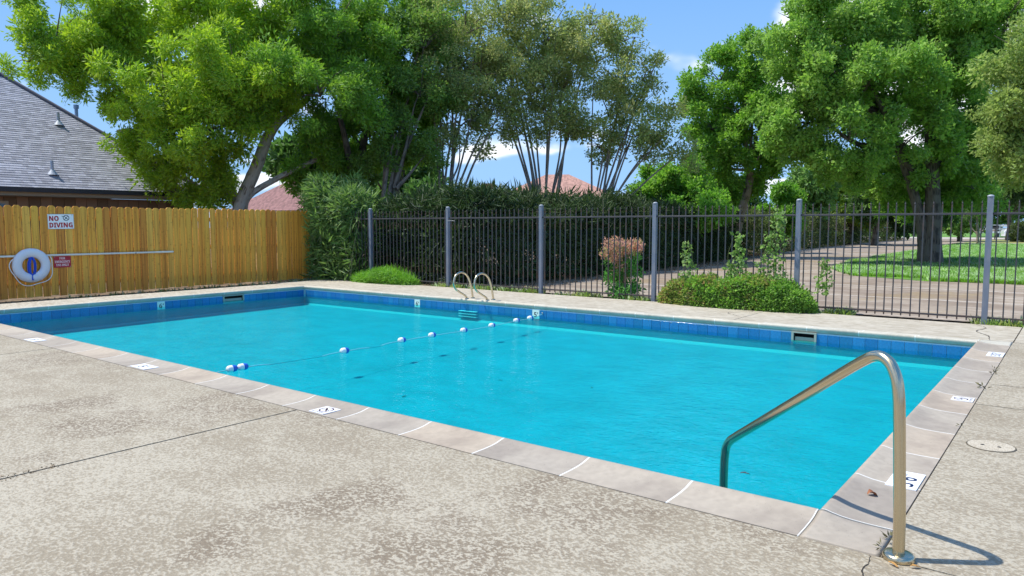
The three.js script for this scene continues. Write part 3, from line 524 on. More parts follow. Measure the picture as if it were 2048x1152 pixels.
// ------------------------------------------------------------------ leaves
function leafClump(n, radius, len, wid, seed, droop = 0.2, flat = 1) {
  const r = rng(seed), pos = [], nor = [], idx = [], q = new THREE.Quaternion(), e = new THREE.Euler();
  for (let i = 0; i < n; i++) {
    const d = V(r() * 2 - 1, (r() * 2 - 1) * flat, r() * 2 - 1).normalize().multiplyScalar(radius * Math.cbrt(r())), dir = V(d.x, d.y - droop * radius, d.z).addScaledVector(V(r() - 0.5, r() - 0.5, r() - 0.5), radius * 1.1).normalize();
    q.setFromUnitVectors(V(1, 0, 0), dir); q.multiply(new THREE.Quaternion().setFromAxisAngle(V(1, 0, 0), r() * 6.28));
    const l = len * (0.7 + 0.6 * r()), w = wid * (0.75 + 0.5 * r()), f = 0.18 * w, b = pos.length / 3;
    for (const [x, y, z] of [[0, 0, 0], [l * 0.45, f, w / 2], [l, -0.06 * l, 0], [l * 0.45, f, -w / 2]]) { const p = V(x, y, z).applyQuaternion(q).add(d); pos.push(p.x, p.y, p.z); }
    for (const [x, y, z] of [[0, 1, 0], [0, 1, -0.35], [0.1, 1, 0], [0, 1, 0.35]]) { const p = V(x, y, z).normalize().applyQuaternion(q); nor.push(p.x, p.y, p.z); }
    idx.push(b, b + 1, b + 2, b, b + 2, b + 3);
  }
  const g = new THREE.BufferGeometry();
  g.setAttribute('position', new THREE.Float32BufferAttribute(pos, 3)); g.setAttribute('normal', new THREE.Float32BufferAttribute(nor, 3)); g.setIndex(idx);
  return g;
}
const leafMat = phys([1, 1, 1], 1.0, { transmission: 0.5, thickness: 0, side: THREE.DoubleSide, specularIntensity: 0.5, clearcoat: 0.16, clearcoatRoughness: 0.4 });
const leafMatDense = phys([1, 1, 1], 1.0, { transmission: 0.35, thickness: 0, side: THREE.DoubleSide, specularIntensity: 0.5, clearcoat: 0.16, clearcoatRoughness: 0.4 });
const dummy = new THREE.Object3D(), tint = new THREE.Color();
// spots: [x, y, z, scale, palette position 0..1]
function foliage(name, geo, spots, palette, parent, seed, material = leafMat, upright = false) {
  const m = new THREE.InstancedMesh(geo, material, spots.length), r = rng(seed);
  spots.forEach(([x, y, z, s, k], i) => {
    dummy.position.set(x, y, z); if (upright) dummy.rotation.set((r() - 0.5) * 0.4, r() * 6.28, (r() - 0.5) * 0.4); else dummy.rotation.set(r() * 6.28, r() * 6.28, r() * 6.28);
    dummy.scale.setScalar(s); dummy.updateMatrix(); m.setMatrixAt(i, dummy.matrix);
    const t = Math.min(0.999, Math.max(0, k)) * (palette.length - 1), a = Math.floor(t), c = mix3(palette[a], palette[Math.min(palette.length - 1, a + 1)], t - a), j = 0.78 + 0.44 * r();
    tint.setRGB(c[0] * j, c[1] * j, c[2] * j); m.setColorAt(i, tint);
  });
  m.name = name; m.castShadow = m.receiveShadow = true; m.userData.kind = 'stuff'; parent.add(m);
  return m;
}
function crownSpots(blobs, perSquare, seed, loose = 0.35, size = 1) {
  const r = rng(seed), out = [], dir = () => { const z = r() * 2 - 1, a = r() * 6.283, s = Math.sqrt(1 - z * z); return [s * Math.cos(a), z, s * Math.sin(a)]; };
  for (const [x, y, z, R] of blobs) {
    const np = Math.round(8 * R * R + 7), area = 4 * Math.PI * R * R, puffs = []; let total = 0;
    for (let i = 0; i < np; i++) { const d = dir(), k = R * (0.20 + 0.86 * Math.sqrt(r())), q = Math.min(0.52, R * (0.10 + 0.26 * r() * r()) + 0.09); total += q * q; puffs.push([x + d[0] * k, y + d[1] * k * 0.88, z + d[2] * k, q, r(), 0.75 + 0.5 * r(), d]); }
    for (const p of puffs) {
      const n = Math.round(area * perSquare * p[3] * p[3] / total), far = p[6];
      for (let i = 0; i < n; i++) {
        const d = dir(), k = p[3] * Math.pow(r(), loose) * (r() < 0.12 ? 1.5 : 1);   // a few sprays reach out of the clump
        out.push([p[0] + d[0] * k + far[0] * 0.25 * k, p[1] + d[1] * k * 0.75 - 0.1 * k, p[2] + d[2] * k + far[2] * 0.25 * k, size * p[5] * (0.55 + 0.8 * r()), r()]);
      }
    }
  }
  return out;
}
const barkN = fbm(20, 5, 401, 4), barkL = fbm(3, 3, 402, 3);
const bark = (a, b, c) => mat([1, 1, 1], 0.9, { map: tileTo(texture(256, 256, (u, v) => mix3(mix3(a, b, sm(0.35, 0.65, barkN(u, v))), c, 0.8 * sm(0.55, 0.68, barkL(u, v)))), 0.9), bumpMap: tileTo(texture(256, 256, (u, v) => barkN(u, v), false), 0.9), bumpScale: 0.03 });
const paleBark = bark([0.16, 0.13, 0.10], [0.42, 0.38, 0.31], [0.50, 0.47, 0.40]), darkBark = bark([0.045, 0.035, 0.028], [0.13, 0.10, 0.078], [0.16, 0.135, 0.105]), myrtleBark = bark([0.10, 0.075, 0.055], [0.24, 0.19, 0.145], [0.30, 0.25, 0.20]);
// a limb from a point on the trunk to a blob, with a bend
function reach(from, to, r0, r1, seed) {
  const r = rng(seed), a = V(...from), b = V(...to), m = a.clone().lerp(b, 0.45); m.y -= 0.06 * a.distanceTo(b); m.x += (r() - 0.5) * 0.35; m.z += (r() - 0.5) * 0.35;
  const m2 = a.clone().lerp(b, 0.75); m2.x += (r() - 0.5) * 0.3; m2.y += 0.04 * a.distanceTo(b);
  return limb([a, m, m2, b], [r0, r0 * 0.7 + r1 * 0.3, r1 * 1.2, r1], 7, 14, 0.12, seed);
}
function twigs(blobs, m, parent, seed) {
  const r = rng(seed), g = [];
  for (const [x, y, z, R] of blobs) for (let i = 0; i < 5; i++) { const a = r() * 6.28, e = r() * 1.6 - 0.5, k = R * (0.6 + 0.3 * r()); g.push(limb([V(x, y - R * 0.2, z), V(x + Math.cos(a) * k * 0.5, y + e * k * 0.35, z + Math.sin(a) * k * 0.5), V(x + Math.cos(a) * k, y + e * k * 0.8, z + Math.sin(a) * k)], [0.018 * R + 0.006, 0.005], 5, 6)); }
  obj('twigs', g, m, parent);
}
const localTo = (base, list) => list.map(([x, y, z, ...q]) => [x - base[0], y - base[1], z - base[2], ...q]);
function tree({ name, label, base, blobs, stems, limbs, barkMat, clump, per, palette, seed, loose, size, material, group }) {
  const t = thing(name, label, 'tree', base, group), L3 = (q) => [q[0] - base[0], q[1] - base[1], q[2] - base[2]];
  stems.forEach(([pts, radii], i) => obj('trunk', limb(pts.map(L3), radii, 12, pts.length * 6, 0.10, seed + i), barkMat, t));
  limbs.forEach(([a, b, r0, r1], i) => obj('limb', reach(L3(a), L3(b), r0, r1, seed + 50 + i), barkMat, t));
  const bl = localTo(base, blobs);
  twigs(bl, darkBark, t, seed + 3);
  foliage('crown', clump, crownSpots(bl, per, seed, loose, size), palette, t, seed + 9, material);
  return t;
}
// ------------------------------------------------------------------ trees
const oakClump = leafClump(30, 0.19, 0.125, 0.042, 11, 0.3), myrtleClump = leafClump(20, 0.19, 0.095, 0.05, 12, 0.1), broadClump = leafClump(26, 0.22, 0.12, 0.07, 13, 0.35), farClump = leafClump(16, 0.42, 0.26, 0.14, 14, 0.2), bambooClump = leafClump(20, 0.20, 0.22, 0.036, 15, 0.9), smallClump = leafClump(22, 0.075, 0.045, 0.026, 16, 0), fernClump = leafClump(34, 0.10, 0.09, 0.007, 17, -0.6);
{
  const b = [-19.99, -0.05, -9.29], bl = leftTreeBlobs, limbs = [];
  const forkA = [-19.11, 4.46, -10.02], low = [-19.83, 2.29, -9.52], dk = [-20.38, 2.18, -9.41];
  for (const k of [5, 7, 8, 10, 11, 6]) limbs.push([forkA, bl[k], 0.10, 0.03]);
  for (const k of [0, 2, 4, 9]) limbs.push([dk, bl[k], 0.10, 0.025]);
  for (const k of [12, 13]) limbs.push([dk, bl[k], 0.06, 0.02]);
  tree({ name: 'oak_tree', label: 'big bright green tree with pale leaning trunk behind the wooden fence', base: b, blobs: bl,
    stems: [[[[-20.44, -0.05, -9.18], [-20.16, 1.18, -9.24], [-19.99, 2.07, -9.35], [-19.55, 3.18, -9.63], [-19.11, 4.46, -10.02], [-18.55, 5.40, -10.96]], [0.26, 0.22, 0.20, 0.18, 0.15, 0.08]], [[[-20.33, -0.05, -9.63], [-20.38, 1.18, -9.52], [-20.38, 2.18, -9.41], [-20.77, 3.84, -8.85]], [0.17, 0.15, 0.13, 0.08]], [[[-19.99, 1.73, -9.41], [-19.83, 2.29, -9.52], [-19.38, 2.90, -10.29], [-18.77, 3.40, -11.07], [-18.11, 4.01, -11.96]], [0.10, 0.095, 0.085, 0.075, 0.05]]],
    limbs, barkMat: paleBark, clump: oakClump, per: 22, palette: [[0.30, 0.50, 0.024], [0.38, 0.58, 0.026], [0.46, 0.64, 0.028]], seed: 500, loose: 0.45 });
  const sb = sideTreeBlobs;
  tree({ name: 'oak_tree', label: 'deeper green tree between the big leaning oak and the olive trees', base: [-18.4, -0.05, -12.6], blobs: sb, stems: [[[[-18.4, -0.05, -12.6], [-18.35, 1.6, -12.6], [-18.3, 3.2, -12.7], [-18.1, 5.0, -13.0]], [0.22, 0.18, 0.15, 0.09]], [[[-18.2, -0.05, -12.4], [-18.0, 1.6, -12.2], [-17.8, 3.4, -11.9], [-17.3, 5.2, -11.0]], [0.16, 0.13, 0.11, 0.06]], [[[-18.1, -0.05, -13.1], [-18.0, 1.8, -13.7], [-18.1, 3.6, -14.6], [-18.2, 5.4, -15.2]], [0.15, 0.12, 0.10, 0.05]]], limbs: [0, 2, 3, 4, 5].map((k) => [[-18.1, 4.4, -13.0], sb[k], 0.07, 0.025]), barkMat: darkBark, clump: oakClump, per: 24, palette: [[0.17, 0.36, 0.026], [0.22, 0.43, 0.028], [0.27, 0.48, 0.03]], seed: 540, loose: 0.45 });
}
{
  const pal = [[0.30, 0.42, 0.10], [0.38, 0.46, 0.12], [0.46, 0.47, 0.16]];
  const spec = [
    ['dusky green tree with crowded dark stems beside the big leaning oak', myrtleABlobs, [-17.0, -12.4], 5, 0.10, 601],
    ['brownish green tree with slim stems between the dusky tree and the pink roof', myrtleBBlobs, [-16.3, -14.5], 7, 0.055, 611],
    ['tall olive brown tree with fanned thin stems before the pink roof', myrtleCBlobs, [-14.1, -17.6], 8, 0.055, 621],
    ['olive tree arching over the bamboo with a loose drooping side', myrtleDBlobs, [-12.9, -18.6], 8, 0.05, 631]];
  for (const [label, blobs, [bx, bz], n, r0, seed] of spec) {
    const r = rng(seed), stems = [];
    for (let i = 0; i < n; i++) {
      const q = blobs[Math.floor(r() * blobs.length)], a = r() * 6.28, sx = bx + 0.45 * Math.cos(a) * r(), sz = bz + 0.45 * Math.sin(a) * r();
      const tx = q[0] + (r() - 0.5) * q[3], tz = q[2] + (r() - 0.5) * q[3], ty = q[1];
      stems.push([[[sx, -0.05, sz], [sx + (tx - sx) * 0.22, 1.7, sz + (tz - sz) * 0.22], [sx + (tx - sx) * 0.5 + (r() - 0.5) * 0.2, 1.7 + (ty - 1.7) * 0.45, sz + (tz - sz) * 0.5], [tx, ty, tz]], [r0 * (0.8 + 0.6 * r()), r0 * 0.8, r0 * 0.6, 0.02]]);
    }
    tree({ name: 'myrtle_tree', label, base: [bx, -0.05, bz], blobs, stems, limbs: blobs.slice(0, 4).map((q, i) => [[bx + (q[0] - bx) * 0.35, 2.6, bz + (q[2] - bz) * 0.35], q, r0 * 0.7, 0.015]), barkMat: myrtleBark, clump: myrtleClump, per: seed === 601 ? 22 : 16, palette: seed === 601 ? [[0.16, 0.31, 0.04], [0.20, 0.36, 0.045], [0.24, 0.39, 0.05]] : pal, seed, loose: 0.5 });
  }
}
tree({ name: 'young_tree', label: 'mid-sized leafy green tree with a leaning trunk behind the hedge', base: [-11.3, -0.05, -28.1], blobs: midTreeBlobs,
  stems: [[[[-11.4, -0.05, -28.1], [-11.15, 1.6, -28.15], [-10.75, 3.4, -28.25], [-10.9, 5.0, -28.0]], [0.24, 0.20, 0.17, 0.10]]], limbs: [0, 1, 3, 4, 5, 6, 7, 8].map((k) => [[-10.8, 3.8, -28.2], midTreeBlobs[k], 0.08, 0.025]),
  barkMat: myrtleBark, clump: broadClump, per: 17, palette: [[0.19, 0.42, 0.035], [0.24, 0.48, 0.04], [0.29, 0.53, 0.045]], seed: 700, loose: 0.5 });
tree({ name: 'shade_tree', label: 'large spreading tree with twin dark trunk standing on the lawn', base: [-3.5, -0.05, -27.4], blobs: bigTreeBlobs,
  stems: [[[[-3.5, -0.1, -27.4], [-3.52, 0.5, -27.4], [-3.52, 1.6, -27.4], [-3.6, 3.2, -27.3], [-3.7, 5.2, -27.2], [-3.6, 7.0, -27.5]], [0.42, 0.29, 0.25, 0.23, 0.20, 0.12]], [[[-3.75, -0.1, -27.35], [-3.78, 0.8, -27.3], [-3.95, 1.8, -27.2], [-4.45, 3.6, -26.9], [-5.0, 5.4, -26.4]], [0.25, 0.19, 0.17, 0.15, 0.10]]],
  limbs: [[[-3.7, 4.6, -27.2], 3], [[-3.7, 5.0, -27.2], 2], [[-3.7, 4.2, -27.2], 13], [[-3.6, 3.6, -27.3], 14], [[-3.6, 3.4, -27.3], 15], [[-5.0, 5.2, -26.4], 8], [[-4.8, 4.9, -26.6], 9], [[-5.0, 5.4, -26.4], 5], [[-4.9, 5.2, -26.5], 1], [[-5.0, 5.4, -26.4], 0], [[-4.6, 4.2, -26.8], 6], [[-3.7, 5.0, -27.2], 11], [[-4.2, 3.4, -27.0], 12], [[-3.6, 6.0, -27.3], 4]].map(([a, k], i) => [a, bigTreeBlobs[k], 0.15, 0.04]),
  barkMat: darkBark, clump: broadClump, per: 16, palette: [[0.22, 0.44, 0.05], [0.28, 0.50, 0.06], [0.34, 0.55, 0.08]], seed: 720, loose: 0.5 });
tree({ name: 'maple_tree', label: 'pale olive tree whose outer boughs hang beside the lawn', base: [1.6, -0.05, -19.2], blobs: [...edgeTreeBlobs, [1.2, 5.2, -18.9, 1.5], [2.2, 4.2, -19.2, 1.4], [1.6, 6.4, -19.3, 1.3]],
  stems: [[[[1.6, -0.05, -19.2], [1.55, 1.5, -19.2], [1.5, 3.0, -19.1], [1.3, 4.6, -19.0]], [0.24, 0.19, 0.16, 0.08]]], limbs: [0, 1, 2, 5, 7, 8].map((k) => [[1.5, 3.0, -19.1], [...edgeTreeBlobs, [1.2, 5.2, -18.9, 1.5], [2.2, 4.2, -19.2, 1.4]][k], 0.07, 0.02]),
  barkMat: darkBark, clump: myrtleClump, per: 26, palette: [[0.28, 0.42, 0.08], [0.34, 0.47, 0.10], [0.40, 0.50, 0.13]], seed: 740, loose: 0.5 });
{ // trees farther off along the alley and across the street
  const far = [
    ['yellow green bamboo-like tree above the clipped hedge', [-15.1, -56.2], [[-15.1, 4.0, -56.2, 2.0], [-14.6, 2.9, -56, 1.5], [-15.8, 3.0, -56.4, 1.5]], [[0.288, 0.432, 0.036], [0.432, 0.558, 0.054]], 30],
    ['lime green tree beside the yellow green one behind the hedge', [-12.9, -54.7], [[-12.9, 3.4, -54.7, 1.7], [-12.2, 2.6, -54.5, 1.2], [-13.6, 2.6, -55, 1.2]], [[0.216, 0.378, 0.036], [0.360, 0.522, 0.054]], 30],
    ['pale green feathery tree between the leaning tree and yellow tree', [-13.6, -46.2], [[-13.6, 3.4, -46.2, 1.5], [-13.0, 4.4, -46, 1.1], [-14.2, 2.8, -46.3, 1.2]], [[0.144, 0.306, 0.054], [0.234, 0.396, 0.090]], 30],
    ['deep green tree directly behind the twin trunk', [-10.8, -53], [[-10.8, 3.2, -53, 1.6], [-9.4, 3.9, -56, 1.9], [-8.0, 3.2, -57, 1.7], [-9.2, 2.2, -55, 1.4]], [[0.054, 0.135, 0.025], [0.108, 0.216, 0.036]], 30],
    ['light green street tree at the end of the alley', [-7.7, -71], [[-7.9, 2.4, -71, 1.7], [-7.2, 3.6, -72, 1.6], [-8.8, 1.8, -71, 1.3]], [[0.144, 0.324, 0.054], [0.252, 0.450, 0.072]], 22],
    ['tall green tree across the street behind the fence post', [-7.2, -100], [[-7.2, 4.2, -100, 3.2], [-4.5, 5.6, -101, 3.2], [-9.5, 6.2, -101, 3.0], [-2.0, 4.2, -101, 2.6]], [[0.090, 0.216, 0.036], [0.180, 0.342, 0.054]], 18],
    ['dark shade tree with bare stem beside the white car', [-4.7, -78], [[-4.7, 5.6, -78, 2.0], [-3.2, 5.0, -78, 1.8], [-5.6, 4.6, -78, 1.3], [-2.0, 5.8, -78, 1.8]], [[0.063, 0.144, 0.032], [0.126, 0.216, 0.054]], 26],
    ['dark broad tree between the leaning tree and the pink roof', [-20, -44], [[-20, 3.6, -44, 2.2], [-17.2, 3.0, -42, 1.8], [-22.6, 3.4, -45, 1.8]], [[0.072, 0.171, 0.036], [0.144, 0.270, 0.054]], 24],
    ['green tree filling the gap behind the brown roof', [-24, -20.5], [[-24, 3.0, -20.5, 1.6], [-22.5, 2.4, -20, 1.2], [-25.5, 3.4, -22, 1.6], [-23.9, 4.15, -13.95, 0.89], [-23.25, 3.8, -14.95, 0.75], [-22.4, 4.1, -16.0, 0.8]], [[0.072, 0.180, 0.036], [0.144, 0.288, 0.054]], 30]];
  far.forEach(([label, [x, z], blobs, palette, per], i) => tree({ name: 'distant_tree', label, base: [x, -0.05, z], blobs, stems: [[[[x, -0.05, z], [x + 0.1, 1.2, z], [x, 2.6, z], [blobs[0][0], blobs[0][1], blobs[0][2]]], [0.22, 0.17, 0.13, 0.06]]], limbs: blobs.slice(1).map((q) => [[x, 2.2, z], q, 0.08, 0.03]), barkMat: darkBark, clump: farClump, per: per * 0.5, palette, seed: 800 + i * 7, loose: 0.5, group: 'trees beyond the alley' }));
}
{ // sapling on the lawn edge
  const b = [-5.3, -0.03, -60.5]; tree({ name: 'sapling', label: 'thin bare-stemmed sapling at the far edge of the lawn', base: b, blobs: [[-5.3, 2.9, -60.5, 0.8], [-5.8, 2.3, -60.5, 0.6], [-4.8, 2.4, -60.5, 0.6]], stems: [[[[-5.3, -0.03, -60.5], [-5.35, 1.0, -60.5], [-5.5, 2.6, -60.5]], [0.11, 0.08, 0.03]], [[[-5.3, 0.5, -60.5], [-4.9, 1.2, -60.5], [-4.7, 2.2, -60.5]], [0.06, 0.05, 0.02]], [[[-5.3, 0.6, -60.5], [-5.8, 1.3, -60.5], [-6.0, 2.2, -60.5]], [0.05, 0.04, 0.02]]], limbs: [], barkMat: myrtleBark, clump: farClump, per: 4, palette: [[0.08, 0.16, 0.03], [0.14, 0.22, 0.05]], seed: 870, loose: 0.6, size: 0.7 });
}
// ------------------------------------------------------------------ hedges: a row along a path, its face to the right and its top in leaf
function hedge(name, label, path, width, height, perCubic, clump, palette, seed, opts = {}) {
  const t = thing(name, label, opts.category ?? 'hedge'), r = rng(seed), spots = [], n2 = fbm(40, 3, seed + 1, 3);
  let len = 0; const seg = path.slice(1).map(([x, z], i) => { const a = path[i], l = Math.hypot(x - a[0], z - a[1]); const s = { a, dx: (x - a[0]) / l, dz: (z - a[1]) / l, l, at: len }; len += l; return s; });
  const place = (s, w) => { const q = seg.find((g) => s <= g.at + g.l) ?? seg[seg.length - 1], k = s - q.at; return [q.a[0] + q.dx * k + q.dz * w, q.a[1] + q.dz * k - q.dx * w]; }; // w: to the left of the way along the path
  const shell = opts.shell ?? 0.7, rough = opts.rough ?? 0.35, top = (s) => (Array.isArray(height) ? height[0] + (height[1] - height[0]) * s / len : height) + rough * (n2(s / 40, 0.2) - 0.5) * 2 + 0.12 * (r() - 0.5);
  const add = (s, w, y) => { const [x, z] = place(Math.min(len, Math.max(0, s)), w); spots.push([x, y, z, 0.7 + 0.6 * r(), r()]); };
  const end = opts.end ?? shell;
  const vSide = len * shell * (opts.mean ?? 2), vTop = len * width * shell, vEnd = width * end * (opts.mean ?? 2);
  for (let i = 0; i < vSide * perCubic; i++) { const s = r() * len, h = top(s), y = r() * h, bulge = 0.25 * n2(s / 9, y / 7) * rough * 2; add(s, shell * Math.pow(r(), 1.5) - bulge, y); }
  for (let i = 0; i < vTop * perCubic; i++) { const s = r() * len; add(s, r() * width, top(s) - shell * 0.8 * r()); }
  for (let i = 0; i < vEnd * perCubic; i++) { const s = r() * end; add(s - 0.15 * r(), r() * width, r() * top(0)); }
  const canes = [];
  if (opts.canes) for (let i = 0; i < opts.canes; i++) { const s = r() * len, [x, z] = place(s, 0.15 + 0.5 * r()), h = top(s), lx = (r() - 0.5) * 0.5, lz = (r() - 0.5) * 0.5; canes.push(limb([V(x, -0.05, z), V(x + lx * 0.4, h * 0.5, z + lz * 0.4), V(x + lx, h * 0.95, z + lz)], [0.014, 0.006], 5, 6)); }
  if (canes.length) { const c = obj('canes', canes, mat([0.13, 0.12, 0.055], 0.7), t); c.userData.kind = 'stuff'; }
  foliage('foliage', clump, spots, palette, t, seed + 5, opts.material ?? leafMatDense);
  return t;
}
const darkGreen = [[0.032, 0.066, 0.014], [0.042, 0.086, 0.017], [0.055, 0.105, 0.02]];
hedge('bamboo_hedge', 'tall dark dense hedge directly behind the iron fence', [[-13.7, -9.5], [-10.6, -9.55], [-10.2, -10.2], [-10.1, -14], [-10.1, -17.5], [-11.4, -28.5]], 3.2, [1.95, 2.0], 75, bambooClump, darkGreen, 901, { canes: 160, mean: 2.2, rough: 0.55 });
hedge('clipped_hedge', 'long clipped olive hedge along the far part of the alley', [[-11.2, -29.5], [-12.4, -43], [-13.1, -60], [-12.9, -75]], 2.4, [1.9, 2.1], 26, leafClump(22, 0.26, 0.12, 0.06, 18, 0.1), [[0.07, 0.10, 0.03], [0.11, 0.15, 0.035], [0.16, 0.21, 0.045]], 911, { mean: 1.9, rough: 0.15 });
hedge('bamboo_thicket', 'light green bamboo thicket spilling round the end of wooden fence', [[-15.55, -8.75], [-14.9, -8.45], [-13.95, -8.55], [-13.6, -9.2]], 1.4, [2.5, 2.1], 95, bambooClump, [[0.12, 0.24, 0.04], [0.17, 0.30, 0.06], [0.23, 0.37, 0.09]], 921, { canes: 34, mean: 2.6, rough: 0.7, shell: 0.6, material: leafMat });
{
  const b = [[-12.3, 2.6, -23.2, 1.0], [-11.6, 3.2, -23.4, 0.8], [-13.0, 3.0, -23.6, 0.9]], c = [[-10.9, 2.3, -22.8, 0.9], [-10.3, 1.9, -22.5, 0.6], [-9.8, 1.9, -22.2, 0.5]], d = [[-11.4, 2.0, -34.4, 1.1], [-11.1, 2.7, -34.6, 0.8]];
  [[b, 'bright green shrub rising above the dark hedge below the olive tree'], [c, 'lime green shrub mounded over the end of the dark hedge'], [d, 'green shrub between the leaning trunk and the clipped hedge']].forEach(([q, label], i) => {
    const base = [q[0][0], -0.05, q[0][2]], t = thing('tall_shrub', label, 'shrub', base, 'shrubs along the alley hedge');
    obj('stem', [limb([V(0, 0, 0), V(0.1, 1, 0), V(0, q[0][1], 0)], [0.05, 0.02], 6, 8), limb([V(0, 0.2, 0), V(0.3, 1, 0.1), V(q[1][0] - base[0], q[1][1], q[1][2] - base[2])], [0.04, 0.015], 6, 8)], myrtleBark, t);
    foliage('crown', broadClump, crownSpots(localTo(base, q), 40, 950 + i, 0.5), [[0.12, 0.30, 0.025], [0.20, 0.46, 0.03], [0.30, 0.54, 0.05]], t, 960 + i);
  });
}
// ------------------------------------------------------------------ plants at the iron fence
{
  const boxSpots = (x0, x1, y0, y1, z0, z1, n, seed, s = 1, round = 0.12) => { const r = rng(seed), o = [], nb = fbm(9, 3, seed, 3); for (let i = 0; i < n; i++) { const x = x0 + (x1 - x0) * r(), k = nb((x - x0) / 2.4, 0.3), e = 1 - 0.75 * Math.pow(Math.abs(2 * (x - x0) / (x1 - x0) - 1), 5), h = y0 + (y1 - y0 - round * 2 * (1 - k) * 0.9) * e, f = r(); let y = y0 + (h - y0) * r(), z = z0 + (z1 - z0) * r(); const fr = z1 - (1 - e) * 0.3 - 0.16 * Math.pow(y / y1, 3); if (f < 0.4) z = fr - 0.10 * r() * (z1 - z0) + 0.12 * (nb(x / 1.7, y) - 0.5); else if (f < 0.72) y = h - 0.08 * r(); else if (f < 0.76) y = h + 0.16 * r() * nb(x * 3.1, 0.6); z = Math.min(z, fr + 0.06); o.push([x, y, z, s * (0.7 + 0.6 * r()), r()]); } return o; };
  const s = thing('boxwood_shrub', 'low clipped green and rusty shrub along the foot of iron fence', 'shrub', [-3.8, -0.05, -8.6]);
  obj('stems', [...Array(14)].map((_, i) => limb([V(-1.1 + i * 0.17, 0, 0.05 * (i % 3)), V(-1.12 + i * 0.17, 0.2, 0.02), V(-1.08 + i * 0.17, 0.42, 0.05)], [0.012, 0.005], 5, 5)), darkBark, s);
  foliage('foliage', smallClump, boxSpots(-1.22, 1.05, 0.03, 0.58, -0.30, 0.28, 4600, 971, 1.1, 0.2), [[0.22, 0.36, 0.05], [0.28, 0.42, 0.06], [0.34, 0.44, 0.07], [0.46, 0.30, 0.12]], s, 972);
  foliage('new_growth', smallClump, boxSpots(-0.9, 1.36, 0.02, 0.60, -0.1, 0.34, 2000, 973, 1.05, 0.2), [[0.16, 0.36, 0.03], [0.26, 0.48, 0.05]], s, 974);
  // ivy climbing the pickets
  const ivy = (x, h, n, w, label, seed) => {
    const t = thing('climbing_vine', label, 'vine', [x, 0.35, -8.60], 'vines climbing the iron fence'), r = rng(seed), g = [], spots = [];
    for (let k = 0; k < 3; k++) { const pts = []; for (let y = 0; y <= h - 0.35; y += 0.12) pts.push(V((k - 1) * w * 0.35 * (1 - y / (h * 1.2)) + 0.02 * Math.sin(y * 9 + k * 2), y, 0.02 + 0.02 * Math.cos(y * 11 + k))); g.push(limb(pts, [0.006, 0.003], 5, 20)); }
    obj('stem', g, mat([0.10, 0.12, 0.04], 0.8), t);
    for (let i = 0; i < n; i++) { const u = Math.pow(r(), 1.6), y = u * (h - 0.35), ww = w * (1 - 0.72 * u) * (0.55 + 0.5 * Math.abs(Math.sin(y * 7 + seed))); spots.push([(r() - 0.5) * ww + 0.05 * Math.sin(y * 5 + seed), y + 0.03 * r(), 0.06 * (r() - 0.3) + 0.02, 0.6 + 0.9 * r(), r()]); }
    foliage('leaves', leafClump(4, 0.035, 0.05, 0.045, seed, 0.3), spots, [[0.16, 0.32, 0.05], [0.26, 0.44, 0.08], [0.40, 0.55, 0.20]], t, seed + 1);
  };
  ivy(-4.62, 1.08, 60, 0.36, 'small pale vine climbing the pickets beside the red-topped bush', 981);
  ivy(-3.75, 1.22, 130, 0.46, 'medium leafy vine in the middle of the low shrub', 985);
  ivy(-3.08, 1.62, 210, 0.62, 'tallest vine on the pickets next to the square post', 989);
  ivy(-2.32, 0.85, 60, 0.28, 'thin wispy vine on the lawn side of the square post', 993);
  // red-topped bush
  const nd = thing('nandina_bush', 'upright bush with reddish top and bright green base behind pickets', 'bush', [-6.15, -0.05, -8.98]), r = rng(1001), canes = [], top = [], low = [];
  for (let i = 0; i < 9; i++) { const a = r() * 6.28, k = 0.06 + 0.10 * r(); canes.push(limb([V(Math.cos(a) * k, 0, Math.sin(a) * k), V(Math.cos(a) * k * 2, 0.5, Math.sin(a) * k * 2), V(Math.cos(a) * k * 3.2, 0.95, Math.sin(a) * k * 2.4)], [0.010, 0.005], 5, 7)); }
  obj('canes', canes, mat([0.16, 0.10, 0.07], 0.8), nd);
  for (let c = 0; c < 52; c++) { const a = r() * 6.28, up = c < 27, y = up ? 0.42 + 0.70 * Math.sqrt(r()) : 0.05 + 0.80 * r(), k = Math.sqrt(r()) * (up ? 0.16 + 0.42 * (y - 0.40) : 0.46 - 0.25 * y), cx = Math.cos(a) * k, cz = Math.sin(a) * k * 0.7, R = 0.04 + 0.06 * r(); for (let i = 0; i < 13; i++) { const q = [cx + (r() - 0.5) * 2.6 * R, y + (r() - 0.5) * 1.6 * R, cz + (r() - 0.5) * 2.6 * R, 0.6 + 0.6 * r(), r()]; (up && r() < 0.2 + y ? top : low).push(q); } }
  const nc = leafClump(12, 0.075, 0.055, 0.02, 19, 0.2);
  foliage('red_leaves', nc, top, [[0.34, 0.46, 0.12], [0.62, 0.40, 0.22], [0.78, 0.38, 0.30], [0.80, 0.50, 0.38]], nd, 1002);
  foliage('green_leaves', leafClump(10, 0.08, 0.075, 0.04, 20, 0.2), low, [[0.10, 0.28, 0.05], [0.14, 0.46, 0.07], [0.22, 0.52, 0.08]], nd, 1003);
  // feathery mound at the left end of the fence
  const fm = thing('fern_mound', 'bright green feathery fern mound at the foot of iron fence', 'fern', [-12.5, -0.04, -8.52]), fs = [], q = rng(1011);
  for (let i = 0; i < 1500; i++) { const x = (q() * 2 - 1) * 0.98, e = Math.sqrt(Math.max(0, 1 - x * x / 0.97)), h = 0.34 * e * (0.7 + 0.5 * Math.sin(x * 4 + 1) * 0.4), a = q() * Math.PI; fs.push([x, 0.02 + h * Math.pow(q(), 0.6), (q() * 2 - 1) * 0.30 * e, 0.7 + 0.7 * q(), q()]); }
